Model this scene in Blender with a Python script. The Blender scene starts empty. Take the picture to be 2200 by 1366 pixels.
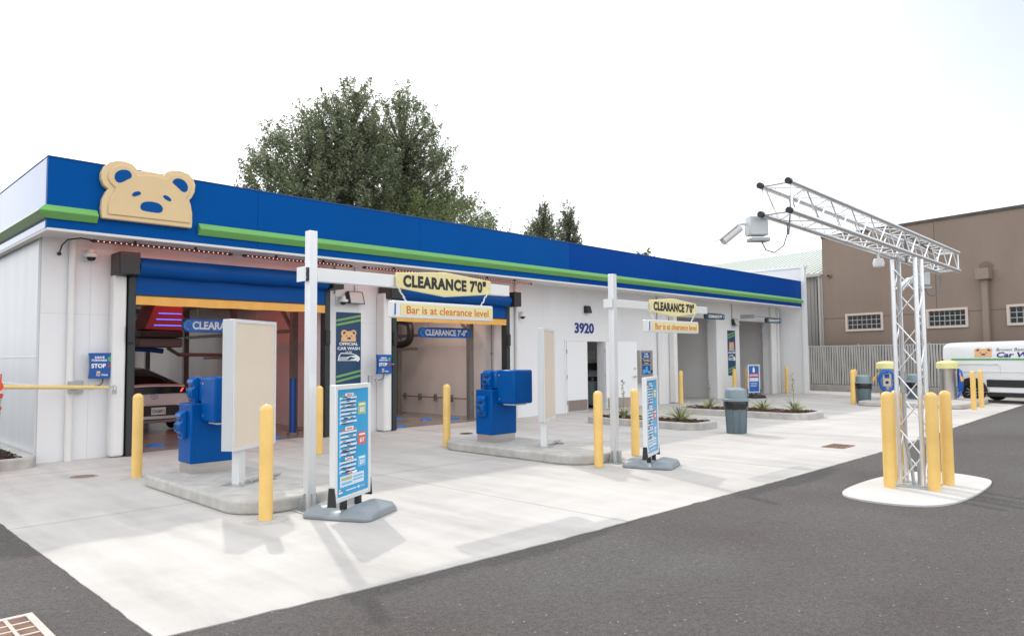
import bpy, bmesh, math, random
from mathutils import Vector, Matrix
R = math.radians
random.seed(7)
S = bpy.context.scene
COL = S.collection

# ------------------------------------------------------------------ camera
yaw, pitch, roll = R(44.5535), R(3.145), R(-0.5037)
fw = Vector((math.cos(pitch)*math.cos(yaw), math.cos(pitch)*math.sin(yaw), math.sin(pitch)))
rt = Vector((math.sin(yaw), -math.cos(yaw), 0)); up = rt.cross(fw)
r2 = rt*math.cos(roll)+up*math.sin(roll); u2 = up*math.cos(roll)-rt*math.sin(roll)
cd = bpy.data.cameras.new('camera'); cam = bpy.data.objects.new('camera', cd); COL.objects.link(cam)
cam.matrix_world = Matrix(((r2.x, u2.x, -fw.x, 0), (r2.y, u2.y, -fw.y, 0), (r2.z, u2.z, -fw.z, 1.64), (0, 0, 0, 1)))
cd.sensor_width = 36; cd.sensor_fit = 'HORIZONTAL'; cd.lens = 25.158; cd.clip_end = 3000; cd.clip_start = 0.05
S.camera = cam

# ------------------------------------------------------------------ sky, sun, exposure
SUNDIR = Vector((0.45, 1.08, 1.0)).normalized()
el = math.asin(SUNDIR.z); az = math.atan2(SUNDIR.x, SUNDIR.y)
W = bpy.data.worlds.new('World'); S.world = W; W.use_nodes = True
nt = W.node_tree; nt.nodes.clear()
sky = nt.nodes.new('ShaderNodeTexSky'); sky.sky_type = 'NISHITA'; sky.sun_disc = False
sky.sun_elevation = el; sky.sun_rotation = az; sky.air_density = 1.0; sky.dust_density = 4.0; sky.ozone_density = 1.0
tc = nt.nodes.new('ShaderNodeTexCoord')
cl = nt.nodes.new('ShaderNodeTexNoise'); cl.inputs['Scale'].default_value = 1.6; cl.inputs['Detail'].default_value = 6
nt.links.new(tc.outputs['Generated'], cl.inputs['Vector'])
rmp = nt.nodes.new('ShaderNodeValToRGB'); rmp.color_ramp.elements[0].position = .3; rmp.color_ramp.elements[1].position = .65
rmp.color_ramp.elements[0].color = (.80, .80, .80, 1); rmp.color_ramp.elements[1].color = (.97, .97, .97, 1)
nt.links.new(cl.outputs['Fac'], rmp.inputs['Fac'])
mx = nt.nodes.new('ShaderNodeMixRGB'); mx.inputs['Color2'].default_value = (11.6, 11.9, 12.3, 1)   # thin bright overcast veil
vd_ = nt.nodes.new('ShaderNodeVectorMath'); vd_.operation = 'DOT_PRODUCT'; nt.links.new(tc.outputs['Generated'], vd_.inputs[0]); vd_.inputs[1].default_value = (.93, .02, .36)
mr_ = nt.nodes.new('ShaderNodeMapRange'); mr_.inputs['From Min'].default_value = .90; mr_.inputs['From Max'].default_value = 1.0; mr_.inputs['To Min'].default_value = 0; mr_.inputs['To Max'].default_value = .62; mr_.interpolation_type = 'SMOOTHSTEP'; nt.links.new(vd_.outputs['Value'], mr_.inputs['Value'])
sb_ = nt.nodes.new('ShaderNodeMath'); sb_.operation = 'SUBTRACT'; nt.links.new(rmp.outputs['Color'], sb_.inputs[0]); nt.links.new(mr_.outputs['Result'], sb_.inputs[1])
nt.links.new(sb_.outputs[0], mx.inputs['Fac']); nt.links.new(sky.outputs['Color'], mx.inputs['Color1'])
bg = nt.nodes.new('ShaderNodeBackground'); bg.inputs['Strength'].default_value = 0.15
nt.links.new(mx.outputs['Color'], bg.inputs['Color'])
wo = nt.nodes.new('ShaderNodeOutputWorld'); nt.links.new(bg.outputs['Background'], wo.inputs['Surface'])
sl = bpy.data.lights.new('sun', 'SUN'); sl.energy = 1.65; sl.angle = R(1.0); sl.color = (1, .95, .88)
so = bpy.data.objects.new('sun', sl); COL.objects.link(so)
so.rotation_euler = SUNDIR.to_track_quat('Z', 'Y').to_euler(); so.location = (10, 20, 30)
S.view_settings.view_transform = 'Standard'; S.view_settings.look = 'None'
S.view_settings.exposure = 0.0; S.view_settings.gamma = 1.0
S.cycles.max_bounces = 8; S.cycles.diffuse_bounces = 5; S.cycles.use_denoising = True

# ------------------------------------------------------------------ materials
MAT = {}
def mat(name, col, rough=.5, metal=0, var=0, vscale=4, bump=0, bscale=60, stretch=None, coat=0, emit=0, emitcol=None, col2=None, island=0, spec=None, speck=0):
    if name in MAT: return MAT[name]
    m = bpy.data.materials.new(name); m.use_nodes = True; n = m.node_tree; b = n.nodes['Principled BSDF']
    b.inputs['Base Color'].default_value = (*col, 1); b.inputs['Roughness'].default_value = rough; b.inputs['Metallic'].default_value = metal
    if coat: b.inputs['Coat Weight'].default_value = coat; b.inputs['Coat Roughness'].default_value = .08
    if spec is not None: b.inputs['Specular IOR Level'].default_value = spec
    if emit:
        b.inputs['Emission Color'].default_value = (*(emitcol or col), 1); b.inputs['Emission Strength'].default_value = emit
    L = n.links.new; src = None
    if var or bump or speck:
        t = n.nodes.new('ShaderNodeTexCoord'); mp = n.nodes.new('ShaderNodeMapping'); L(t.outputs['Object'], mp.inputs['Vector'])
        if stretch: mp.inputs['Scale'].default_value = stretch
    if var:
        no = n.nodes.new('ShaderNodeTexNoise'); no.inputs['Scale'].default_value = vscale; no.inputs['Detail'].default_value = 7; no.inputs['Roughness'].default_value = .62
        L(mp.outputs['Vector'], no.inputs['Vector'])
        rp = n.nodes.new('ShaderNodeValToRGB'); c2 = col2 or tuple(c*(1-var) for c in col)
        rp.color_ramp.elements[0].position = .33; rp.color_ramp.elements[1].position = .68
        rp.color_ramp.elements[0].color = (*c2, 1); rp.color_ramp.elements[1].color = (*[min(1, c*(1+var*.35)) for c in col], 1)
        L(no.outputs['Fac'], rp.inputs['Fac']); src = rp.outputs['Color']
    if speck:
        no = n.nodes.new('ShaderNodeTexNoise'); no.inputs['Scale'].default_value = bscale*.8; no.inputs['Detail'].default_value = 3
        L(t.outputs['Object'], no.inputs['Vector'])
        mr = n.nodes.new('ShaderNodeMapRange'); mr.inputs['From Min'].default_value = .3; mr.inputs['From Max'].default_value = .7
        mr.inputs['To Min'].default_value = 1-speck; mr.inputs['To Max'].default_value = 1+speck; L(no.outputs['Fac'], mr.inputs['Value'])
        mm = n.nodes.new('ShaderNodeMixRGB'); mm.blend_type = 'MULTIPLY'; mm.inputs['Fac'].default_value = 1
        if src: L(src, mm.inputs['Color1'])
        else: mm.inputs['Color1'].default_value = (*col, 1)
        L(mr.outputs['Result'], mm.inputs['Color2']); src = mm.outputs['Color']
    if island:
        g = n.nodes.new('ShaderNodeNewGeometry'); mr = n.nodes.new('ShaderNodeMapRange')
        mr.inputs['To Min'].default_value = 1-island; mr.inputs['To Max'].default_value = 1+island; L(g.outputs['Random Per Island'], mr.inputs['Value'])
        mm = n.nodes.new('ShaderNodeMixRGB'); mm.blend_type = 'MULTIPLY'; mm.inputs['Fac'].default_value = 1
        if src: L(src, mm.inputs['Color1'])
        else: mm.inputs['Color1'].default_value = (*col, 1)
        L(mr.outputs['Result'], mm.inputs['Color2']); src = mm.outputs['Color']
    if src: L(src, b.inputs['Base Color'])
    if bump:
        bn = n.nodes.new('ShaderNodeTexNoise'); bn.inputs['Scale'].default_value = bscale; bn.inputs['Detail'].default_value = 4; L(mp.outputs['Vector'], bn.inputs['Vector'])
        bp = n.nodes.new('ShaderNodeBump'); bp.inputs['Strength'].default_value = bump; bp.inputs['Distance'].default_value = .01
        L(bn.outputs['Fac'], bp.inputs['Height']); L(bp.outputs['Normal'], b.inputs['Normal'])
    MAT[name] = m; return m

m_white = mat('white_wall_paint', (.78, .78, .79), .42, var=.05, vscale=1.2, stretch=(1, 1, .25))
m_gloss = mat('white_gloss_panel', (.66, .68, .70), .3, var=.09, vscale=1.4, spec=.2, stretch=(1, 1.5, .12))
m_soffit = mat('white_soffit', (.74, .72, .69), .6)
m_bay = mat('bay_lining_white', (.76, .73, .71), .32, var=.10, vscale=.8, stretch=(1, 1, .3))
m_baygrey = mat('bay_lining_grey', (.80, .79, .78), .5, var=.05, vscale=.7)
m_blue = mat('blue_fascia_panel', (.0, .080, .325), .35, var=.10, vscale=.22, spec=.04)
m_bluerefl = mat('blue_fascia_darker_reflection', (.0, .056, .295), .35, var=.08, vscale=.22, spec=.04)  # darker copy of the fascia blue, painting in a step in the reflection
m_bluegloss = mat('blue_side_panel', (.002, .07, .30), .12, coat=.5)
m_green = mat('green_band', (.17, .43, .12), .38, var=.05, vscale=2, spec=.3)
m_tan = mat('tan_sign_face', (.74, .55, .30), .5, var=.04, vscale=3)
m_tan2 = mat('tan_sign_inset', (.71, .52, .28), .5, var=.03, vscale=3)
m_bluein = mat('blue_sign_inset', (.0, .075, .29), .5, spec=.1)
m_roof = mat('roof_membrane', (.5, .5, .5), .9)
m_black = mat('black_metal', (.018, .019, .02), .45)
m_rail = mat('black_guide_rail', (.025, .032, .032), .5, var=.2, vscale=9)
m_vinylblue = mat('blue_vinyl_curtain', (.0, .075, .31), .5, spec=.15, var=.1, vscale=1.6, bump=.25, bscale=3, stretch=(.6, .6, 3))
m_vinylyel = mat('yellow_vinyl_curtain', (.82, .44, .09), .5, var=.1, vscale=3, bump=.6, bscale=5, stretch=(2, 2, 1))
m_pvc = mat('white_pvc_pipe', (.76, .75, .73), .35, var=.04, vscale=3)
m_yellow = mat('yellow_plastic_sleeve', (.86, .58, .19), .38, var=.10, vscale=2.2, col2=(.78, .50, .15))
m_yellowpaint = mat('yellow_painted_pipe', (.76, .56, .22), .4, var=.06, vscale=6)
m_bollblue = mat('blue_plastic_sleeve', (.005, .06, .27), .4)
m_kiosk = mat('blue_powder_coat', (.0, .088, .345), .3, var=.14, vscale=1.5, spec=.12)
m_kioskl = mat('blue_moulded_plastic', (.0, .10, .37), .28, spec=.25)
m_steel = mat('brushed_steel', (.55, .52, .49), .38, .9, var=.1, vscale=5, stretch=(1, 1, 8))
m_galv = mat('galvanised_steel', (.46, .47, .47), .5, .6, var=.15, vscale=8)
m_alu = mat('brushed_aluminium', (.74, .75, .76), .36, .45, var=.06, vscale=3, stretch=(6, 6, .4))
m_aluw = mat('white_aluminium_frame', (.74, .75, .75), .38, .25, var=.03, vscale=3)
m_panelframe = mat('grey_white_panel_frame', (.60, .62, .63), .4, .2, var=.04, vscale=3)
m_beige = mat('beige_panel_face', (.72, .62, .50), .25, var=.03, vscale=2)
m_pale = mat('pale_yellow_sign', (.77, .68, .34), .45, var=.03, vscale=4)
m_ink = mat('black_lettering', (.02, .02, .02), .6)
m_orangeink = mat('orange_lettering', (.60, .13, .03), .6)
m_navyink = mat('navy_lettering', (.005, .02, .20), .5)
m_whiteink = mat('white_lettering', (.82, .82, .82), .5)
m_navy = mat('navy_banner', (.010, .055, .13), .5, var=.08, vscale=3)
m_lime = mat('lime_stripe', (.26, .50, .12), .5)
m_peach = mat('peach_logo', (.80, .47, .22), .5)
m_purple = mat('dark_blue_logo', (.03, .035, .20), .5)
m_greylogo = mat('grey_logo', (.40, .43, .47), .5)
m_signblue = mat('blue_sign_panel', (.004, .085, .34), .4, var=.05)
m_brightblue = mat('bright_blue_print', (.01, .19, .68), .5, var=.25, vscale=7)
m_greenink = mat('green_arrow', (.08, .42, .14), .5)
m_redink = mat('red_print', (.55, .03, .02), .5)
m_cyan = mat('cyan_poster', (.006, .32, .62), .25, var=.12, vscale=2.2)
m_rowp = mat('pale_print_rows', (.66, .73, .80), .5)
m_rowb = mat('mid_blue_print', (.01, .14, .42), .5)
m_olive = mat('olive_print', (.36, .47, .22), .5)
m_coral = mat('coral_print', (.62, .12, .08), .5)
m_skyp = mat('sky_blue_print', (.16, .45, .70), .5)
m_greyplas = mat('grey_moulded_plastic', (.24, .27, .29), .42, var=.06, vscale=5)
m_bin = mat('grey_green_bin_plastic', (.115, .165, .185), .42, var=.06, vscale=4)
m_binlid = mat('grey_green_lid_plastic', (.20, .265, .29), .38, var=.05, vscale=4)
m_bag = mat('black_bin_bag', (.016, .016, .017), .22, bump=1, bscale=14)
m_conc = None
m_kerb = mat('kerb_concrete', (.50, .48, .45), .85, var=.22, vscale=5, bump=.35, bscale=70)
m_kerbd = mat('weathered_kerb_concrete', (.36, .34, .32), .88, var=.25, vscale=4, bump=.3, bscale=60)
m_pad = mat('new_concrete_pad', (.58, .57, .55), .85, var=.06, vscale=2, bump=.15, bscale=80)
m_mulch = mat('bark_mulch', (.13, .055, .03), .9, var=.5, vscale=22, bump=1, bscale=40)
m_mulchd = mat('dark_bark_mulch', (.055, .025, .016), .9, var=.5, vscale=22, bump=1, bscale=40)
m_yucca = mat('yucca_leaf', (.34, .36, .19), .5, island=.6)
m_stalk = mat('dry_flower_stalk', (.22, .20, .11), .7, island=.4)
m_rust = mat('rusty_iron', (.28, .17, .12), .8, var=.4, vscale=20)
m_pit = mat('drain_pit', (.02, .016, .013), .9)
m_pitrust = mat('rusty_drain_pit', (.22, .12, .075), .85, var=.5, vscale=8)
m_grate = mat('pale_cast_grate', (.52, .44, .40), .6, .2, var=.15, vscale=14)
m_galvw = mat('bright_aluminium_tube', (.84, .85, .86), .28, .8, var=.05, vscale=4)
m_cap = mat('dark_plastic_cap', (.015, .022, .028), .5)
m_campl = mat('white_camera_housing', (.72, .72, .71), .4)
m_box = mat('grey_junction_box', (.62, .65, .66), .5)
m_cable = mat('grey_cable', (.12, .14, .17), .5)
m_dark = mat('dark_glass', (.012, .012, .013), .08)
m_lens = mat('lamp_lens', (.55, .57, .56), .2)
m_slat = mat('grey_plastic_slat', (.40, .39, .37), .6, island=.1, var=.08, vscale=3)
m_gap = mat('dark_gap_mesh', (.03, .03, .028), .8)
m_brown = mat('brown_stucco', (.272, .208, .166), .9, var=.14, vscale=.5, bump=.2, bscale=30, stretch=(1, 1, .4))
m_browncap = mat('dark_parapet_cap', (.10, .085, .072), .8, var=.4, vscale=2)
m_brownd = mat('brown_duct_paint', (.27, .21, .165), .7)
m_winfr = mat('pale_window_frame', (.62, .53, .47), .6)
m_block = mat('dark_glass_block', (.035, .045, .045), .12, var=.5, vscale=6)
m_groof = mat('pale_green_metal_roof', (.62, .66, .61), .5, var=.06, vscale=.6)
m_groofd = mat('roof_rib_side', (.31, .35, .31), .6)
m_siding = mat('grey_metal_siding', (.33, .32, .30), .6, var=.2, vscale=1, stretch=(1, 1, .2))
m_stain = mat('dark_rust_streak', (.10, .085, .055), .85, var=.5, vscale=3, stretch=(1, 1, .2))
m_gutter = mat('grey_gutter', (.45, .44, .42), .6)
m_bark = mat('grey_bark', (.07, .06, .05), .9, var=.3, vscale=5)
m_leafA = mat('cottonwood_leaf', (.20, .23, .13), .5, island=.6)
m_leafB = mat('shrub_tree_leaf', (.19, .23, .09), .5, island=.5)
m_leafC = mat('poplar_leaf', (.19, .215, .13), .5, island=.5)
for m_ in (m_leafA, m_leafB, m_leafC):      # leaves let some light through
    n_ = m_.node_tree; b_ = n_.nodes['Principled BSDF']; tl = n_.nodes.new('ShaderNodeBsdfTranslucent'); ms = n_.nodes.new('ShaderNodeMixShader'); ms.inputs[0].default_value = .42
    n_.links.new(b_.inputs['Base Color'].links[0].from_socket, tl.inputs['Color']); n_.links.new(b_.outputs[0], ms.inputs[1]); n_.links.new(tl.outputs[0], ms.inputs[2]); n_.links.new(ms.outputs[0], n_.nodes['Material Output'].inputs[0])
m_vanw = mat('white_van_paint', (.80, .80, .80), .2, coat=.5)
m_trim = mat('black_van_trim', (.018, .018, .018), .55)
m_tyre = mat('black_rubber', (.012, .012, .012), .75)
m_rim = mat('dark_wheel_steel', (.03, .03, .03), .4, .5)
m_greenst = mat('green_stripe', (.10, .36, .09), .5)
m_vgrey = mat('grey_lettering', (.18, .19, .25), .5)
m_hose = mat('blue_hose', (.004, .12, .52), .35)
m_vcap = mat('yellow_vacuum_cap', (.80, .74, .34), .5)
m_wand = mat('orange_wand', (.75, .38, .05), .5)
m_orange = mat('orange_channelizer', (.70, .075, .015), .5)
m_refl = mat('grey_reflective_band', (.45, .45, .46), .35)
m_carw = mat('white_car_paint', (.72, .68, .68), .2, coat=.6)
m_carred = mat('red_lit_car_roof', (.26, .11, .11), .2, coat=.4)  # the bay's red light painted into the roof colour
m_silver = mat('silver_trim', (.45, .45, .45), .35, .5)
m_taillit = mat('lit_tail_light', (.9, .03, .01), .3, emit=3.0, emitcol=(1, .06, .02))
m_plate = mat('licence_plate', (.70, .72, .74), .5)
m_plateink = mat('teal_plate_ink', (.02, .13, .18), .5)
m_led = mat('red_led', (1, .35, .25), .3, emit=3.2, emitcol=(1, .36, .28))
m_ledb = mat('blue_led', (.1, .1, .8), .3, emit=1.5, emitcol=(.14, .16, 1))
m_machine = mat('red_wash_machine', (.30, .06, .08), .4)
m_machgrey = mat('grey_wash_machine', (.16, .15, .145), .5)
m_frame = mat('dull_steel_frame', (.22, .205, .19), .5, .3, var=.2, vscale=6)
m_room = mat('dim_room_wall', (.72, .72, .72), .7)
m_kick = mat('steel_kick_plate', (.42, .36, .32), .4, .85, var=.1, vscale=6)
m_doorp = mat('white_door_paint', (.80, .80, .81), .38)
m_wetblue = mat('wet_blue_sign', (.005, .15, .60), .3, var=.6, vscale=5)
m_aqua = mat('aqua_print', (.10, .40, .65), .5)

# ground materials with joints
def concrete(name, base, dark, xs, ys, stainy):
    m = bpy.data.materials.new(name); m.use_nodes = True; n = m.node_tree; b = n.nodes['Principled BSDF']; L = n.links.new
    b.inputs['Roughness'].default_value = .82
    t = n.nodes.new('ShaderNodeTexCoord'); sp = n.nodes.new('ShaderNodeSeparateXYZ'); L(t.outputs['Object'], sp.inputs[0])
    def noise(sc, det, vec, scale=(1, 1, 1), rot=0):
        mp = n.nodes.new('ShaderNodeMapping'); mp.inputs['Scale'].default_value = scale; mp.inputs['Rotation'].default_value = (0, 0, rot); L(t.outputs['Object'], mp.inputs['Vector'])
        no = n.nodes.new('ShaderNodeTexNoise'); no.inputs['Scale'].default_value = sc; no.inputs['Detail'].default_value = det; no.inputs['Roughness'].default_value = .6
        L(mp.outputs['Vector'], no.inputs['Vector']); return no.outputs['Fac']
    def mul(c1, fac, lo, hi, f0=.3, f1=.7):
        mr = n.nodes.new('ShaderNodeMapRange'); mr.inputs['From Min'].default_value = f0; mr.inputs['From Max'].default_value = f1
        mr.inputs['To Min'].default_value = lo; mr.inputs['To Max'].default_value = hi; L(fac, mr.inputs['Value'])
        mm = n.nodes.new('ShaderNodeMixRGB'); mm.blend_type = 'MULTIPLY'; mm.inputs['Fac'].default_value = 1
        L(c1, mm.inputs['Color1']); L(mr.outputs['Result'], mm.inputs['Color2']); return mm.outputs['Color']
    rp = n.nodes.new('ShaderNodeValToRGB'); rp.color_ramp.elements[0].position = .3; rp.color_ramp.elements[1].position = .62
    rp.color_ramp.elements[0].color = (*dark, 1); rp.color_ramp.elements[1].color = (*base, 1)
    L(noise(.33, 6, None), rp.inputs['Fac']); c = rp.outputs['Color']
    c = mul(c, noise(1.1, 8, None, (3.2, .5, 1), R(-45)), .90, 1.05)       # trowel and wash streaks
    c = mul(c, noise(.8, 6, None, (.4, 2.6, 1)), .93, 1.03)
    c = mul(c, noise(90, 2, None), .95, 1.05)
    c = mul(c, noise(3.1, 3, None), .80, 1.0, .18, .30)
    c = mul(c, noise(.9, 7, None, (1.6, .35, 1)), .86, 1.02, .34, .5)      # tyre and drip trails towards the bays
    c = mul(c, noise(7.0, 4, None), .72, 1.0, .22, .29)
    if stainy: c = mul(c, noise(.55, 5, None, (1, .35, 1)), .55, 1.0, .25, .6)
    for axis, vals in ((0, xs), (1, ys)):
        for v in vals:
            a = n.nodes.new('ShaderNodeMath'); a.operation = 'SUBTRACT'; L(sp.outputs[axis], a.inputs[0]); a.inputs[1].default_value = v
            ab = n.nodes.new('ShaderNodeMath'); ab.operation = 'ABSOLUTE'; L(a.outputs[0], ab.inputs[0])
            c = mul(c, ab.outputs[0], .52, 1.0, .003, .016)
    L(c, b.inputs['Base Color'])
    bp = n.nodes.new('ShaderNodeBump'); bp.inputs['Strength'].default_value = .18; bp.inputs['Distance'].default_value = .006
    L(noise(55, 4, None), bp.inputs['Height']); L(bp.outputs['Normal'], b.inputs['Normal'])
    return m, b, n
m_conc, _, _ = concrete('apron_concrete', (.555, .530, .503), (.468, .443, .417), [5.95, 10.3, 14.7, 19.1, 23.5], [8.52, 12.35], False)
m_floor, fb, fn = concrete('wet_bay_floor', (.36, .325, .29), (.22, .19, .165), [], [17.5, 22], True)
fb.inputs['Roughness'].default_value = .22
def asphalt():
    m = bpy.data.materials.new('asphalt'); m.use_nodes = True; n = m.node_tree; b = n.nodes['Principled BSDF']; L = n.links.new
    b.inputs['Roughness'].default_value = .9
    t = n.nodes.new('ShaderNodeTexCoord')
    def noise(sc, det, scale=(1, 1, 1)):
        mp = n.nodes.new('ShaderNodeMapping'); mp.inputs['Scale'].default_value = scale; L(t.outputs['Object'], mp.inputs['Vector'])
        no = n.nodes.new('ShaderNodeTexNoise'); no.inputs['Scale'].default_value = sc; no.inputs['Detail'].default_value = det; L(mp.outputs['Vector'], no.inputs['Vector']); return no.outputs['Fac']
    rp = n.nodes.new('ShaderNodeValToRGB'); rp.color_ramp.elements[0].position = .32; rp.color_ramp.elements[1].position = .68
    rp.color_ramp.elements[0].color = (.074, .062, .058, 1); rp.color_ramp.elements[1].color = (.096, .090, .086, 1)
    L(noise(.45, 7), rp.inputs['Fac'])
    vo = n.nodes.new('ShaderNodeTexVoronoi'); vo.inputs['Scale'].default_value = 95; L(t.outputs['Object'], vo.inputs['Vector'])
    c = rp.outputs['Color']
    sep = n.nodes.new('ShaderNodeSeparateColor'); L(vo.outputs['Color'], sep.inputs[0])
    for fac, lo, hi, a, e in ((sep.outputs[0], .70, 1.30, 0, 1), (noise(140, 3), .7, 1.3, .35, .65), (noise(24, 4), .86, 1.14, .3, .7), (noise(.9, 5, (.2, 1.2, 1)), .92, 1.06, .3, .7)):
        mr = n.nodes.new('ShaderNodeMapRange'); mr.inputs['From Min'].default_value = a; mr.inputs['From Max'].default_value = e
        mr.inputs['To Min'].default_value = lo; mr.inputs['To Max'].default_value = hi; L(fac, mr.inputs['Value'])
        mm = n.nodes.new('ShaderNodeMixRGB'); mm.blend_type = 'MULTIPLY'; mm.inputs['Fac'].default_value = 1
        L(c, mm.inputs['Color1']); L(mr.outputs['Result'], mm.inputs['Color2']); c = mm.outputs['Color']
    # a few pale stones
    v2 = n.nodes.new('ShaderNodeTexVoronoi'); v2.inputs['Scale'].default_value = 42; L(t.outputs['Object'], v2.inputs['Vector'])
    s2 = n.nodes.new('ShaderNodeSeparateColor'); L(v2.outputs['Color'], s2.inputs[0])
    gt = n.nodes.new('ShaderNodeMath'); gt.operation = 'GREATER_THAN'; gt.inputs[1].default_value = .985; L(s2.outputs[1], gt.inputs[0])
    ls = n.nodes.new('ShaderNodeMath'); ls.operation = 'LESS_THAN'; ls.inputs[1].default_value = .011*42*.55; L(v2.outputs['Distance'], ls.inputs[0])
    mu = n.nodes.new('ShaderNodeMath'); mu.operation = 'MULTIPLY'; L(gt.outputs[0], mu.inputs[0]); L(ls.outputs[0], mu.inputs[1])
    mm = n.nodes.new('ShaderNodeMixRGB'); mm.inputs['Color2'].default_value = (.36, .34, .32, 1); L(mu.outputs[0], mm.inputs['Fac']); L(c, mm.inputs['Color1'])
    L(mm.outputs['Color'], b.inputs['Base Color'])
    bp = n.nodes.new('ShaderNodeBump'); bp.inputs['Strength'].default_value = .6; bp.inputs['Distance'].default_value = .008
    L(vo.outputs['Distance'], bp.inputs['Height']); L(bp.outputs['Normal'], b.inputs['Normal'])
    return m
m_asph = asphalt()

# ------------------------------------------------------------------ geometry helpers
_txt = {}
def text_geo(s, bold=0., shear=0., spacing=1.):
    k = (s, bold, shear, spacing)
    if k in _txt: return _txt[k]
    cu = bpy.data.curves.new('lettering_curve', 'FONT'); cu.body = s; cu.size = 1; cu.offset = bold; cu.resolution_u = 3; cu.shear = shear; cu.space_character = spacing; cu.extrude = .02
    ob = bpy.data.objects.new('lettering_tmp', cu); COL.objects.link(ob)
    dg = bpy.context.evaluated_depsgraph_get(); me = bpy.data.meshes.new_from_object(ob.evaluated_get(dg))
    vs = [v.co.copy() for v in me.vertices]; fs = [tuple(p.vertices) for p in me.polygons]
    bpy.data.objects.remove(ob); bpy.data.meshes.remove(me); bpy.data.curves.remove(cu)
    x0 = min(v.x for v in vs); x1 = max(v.x for v in vs); y0 = min(v.y for v in vs); y1 = max(v.y for v in vs)
    vs = [((v.x-x0)/(x1-x0)-.5, (v.y-y0)/(y1-y0)-.5, v.z/.02) for v in vs]
    _txt[k] = (vs, fs); return _txt[k]

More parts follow.
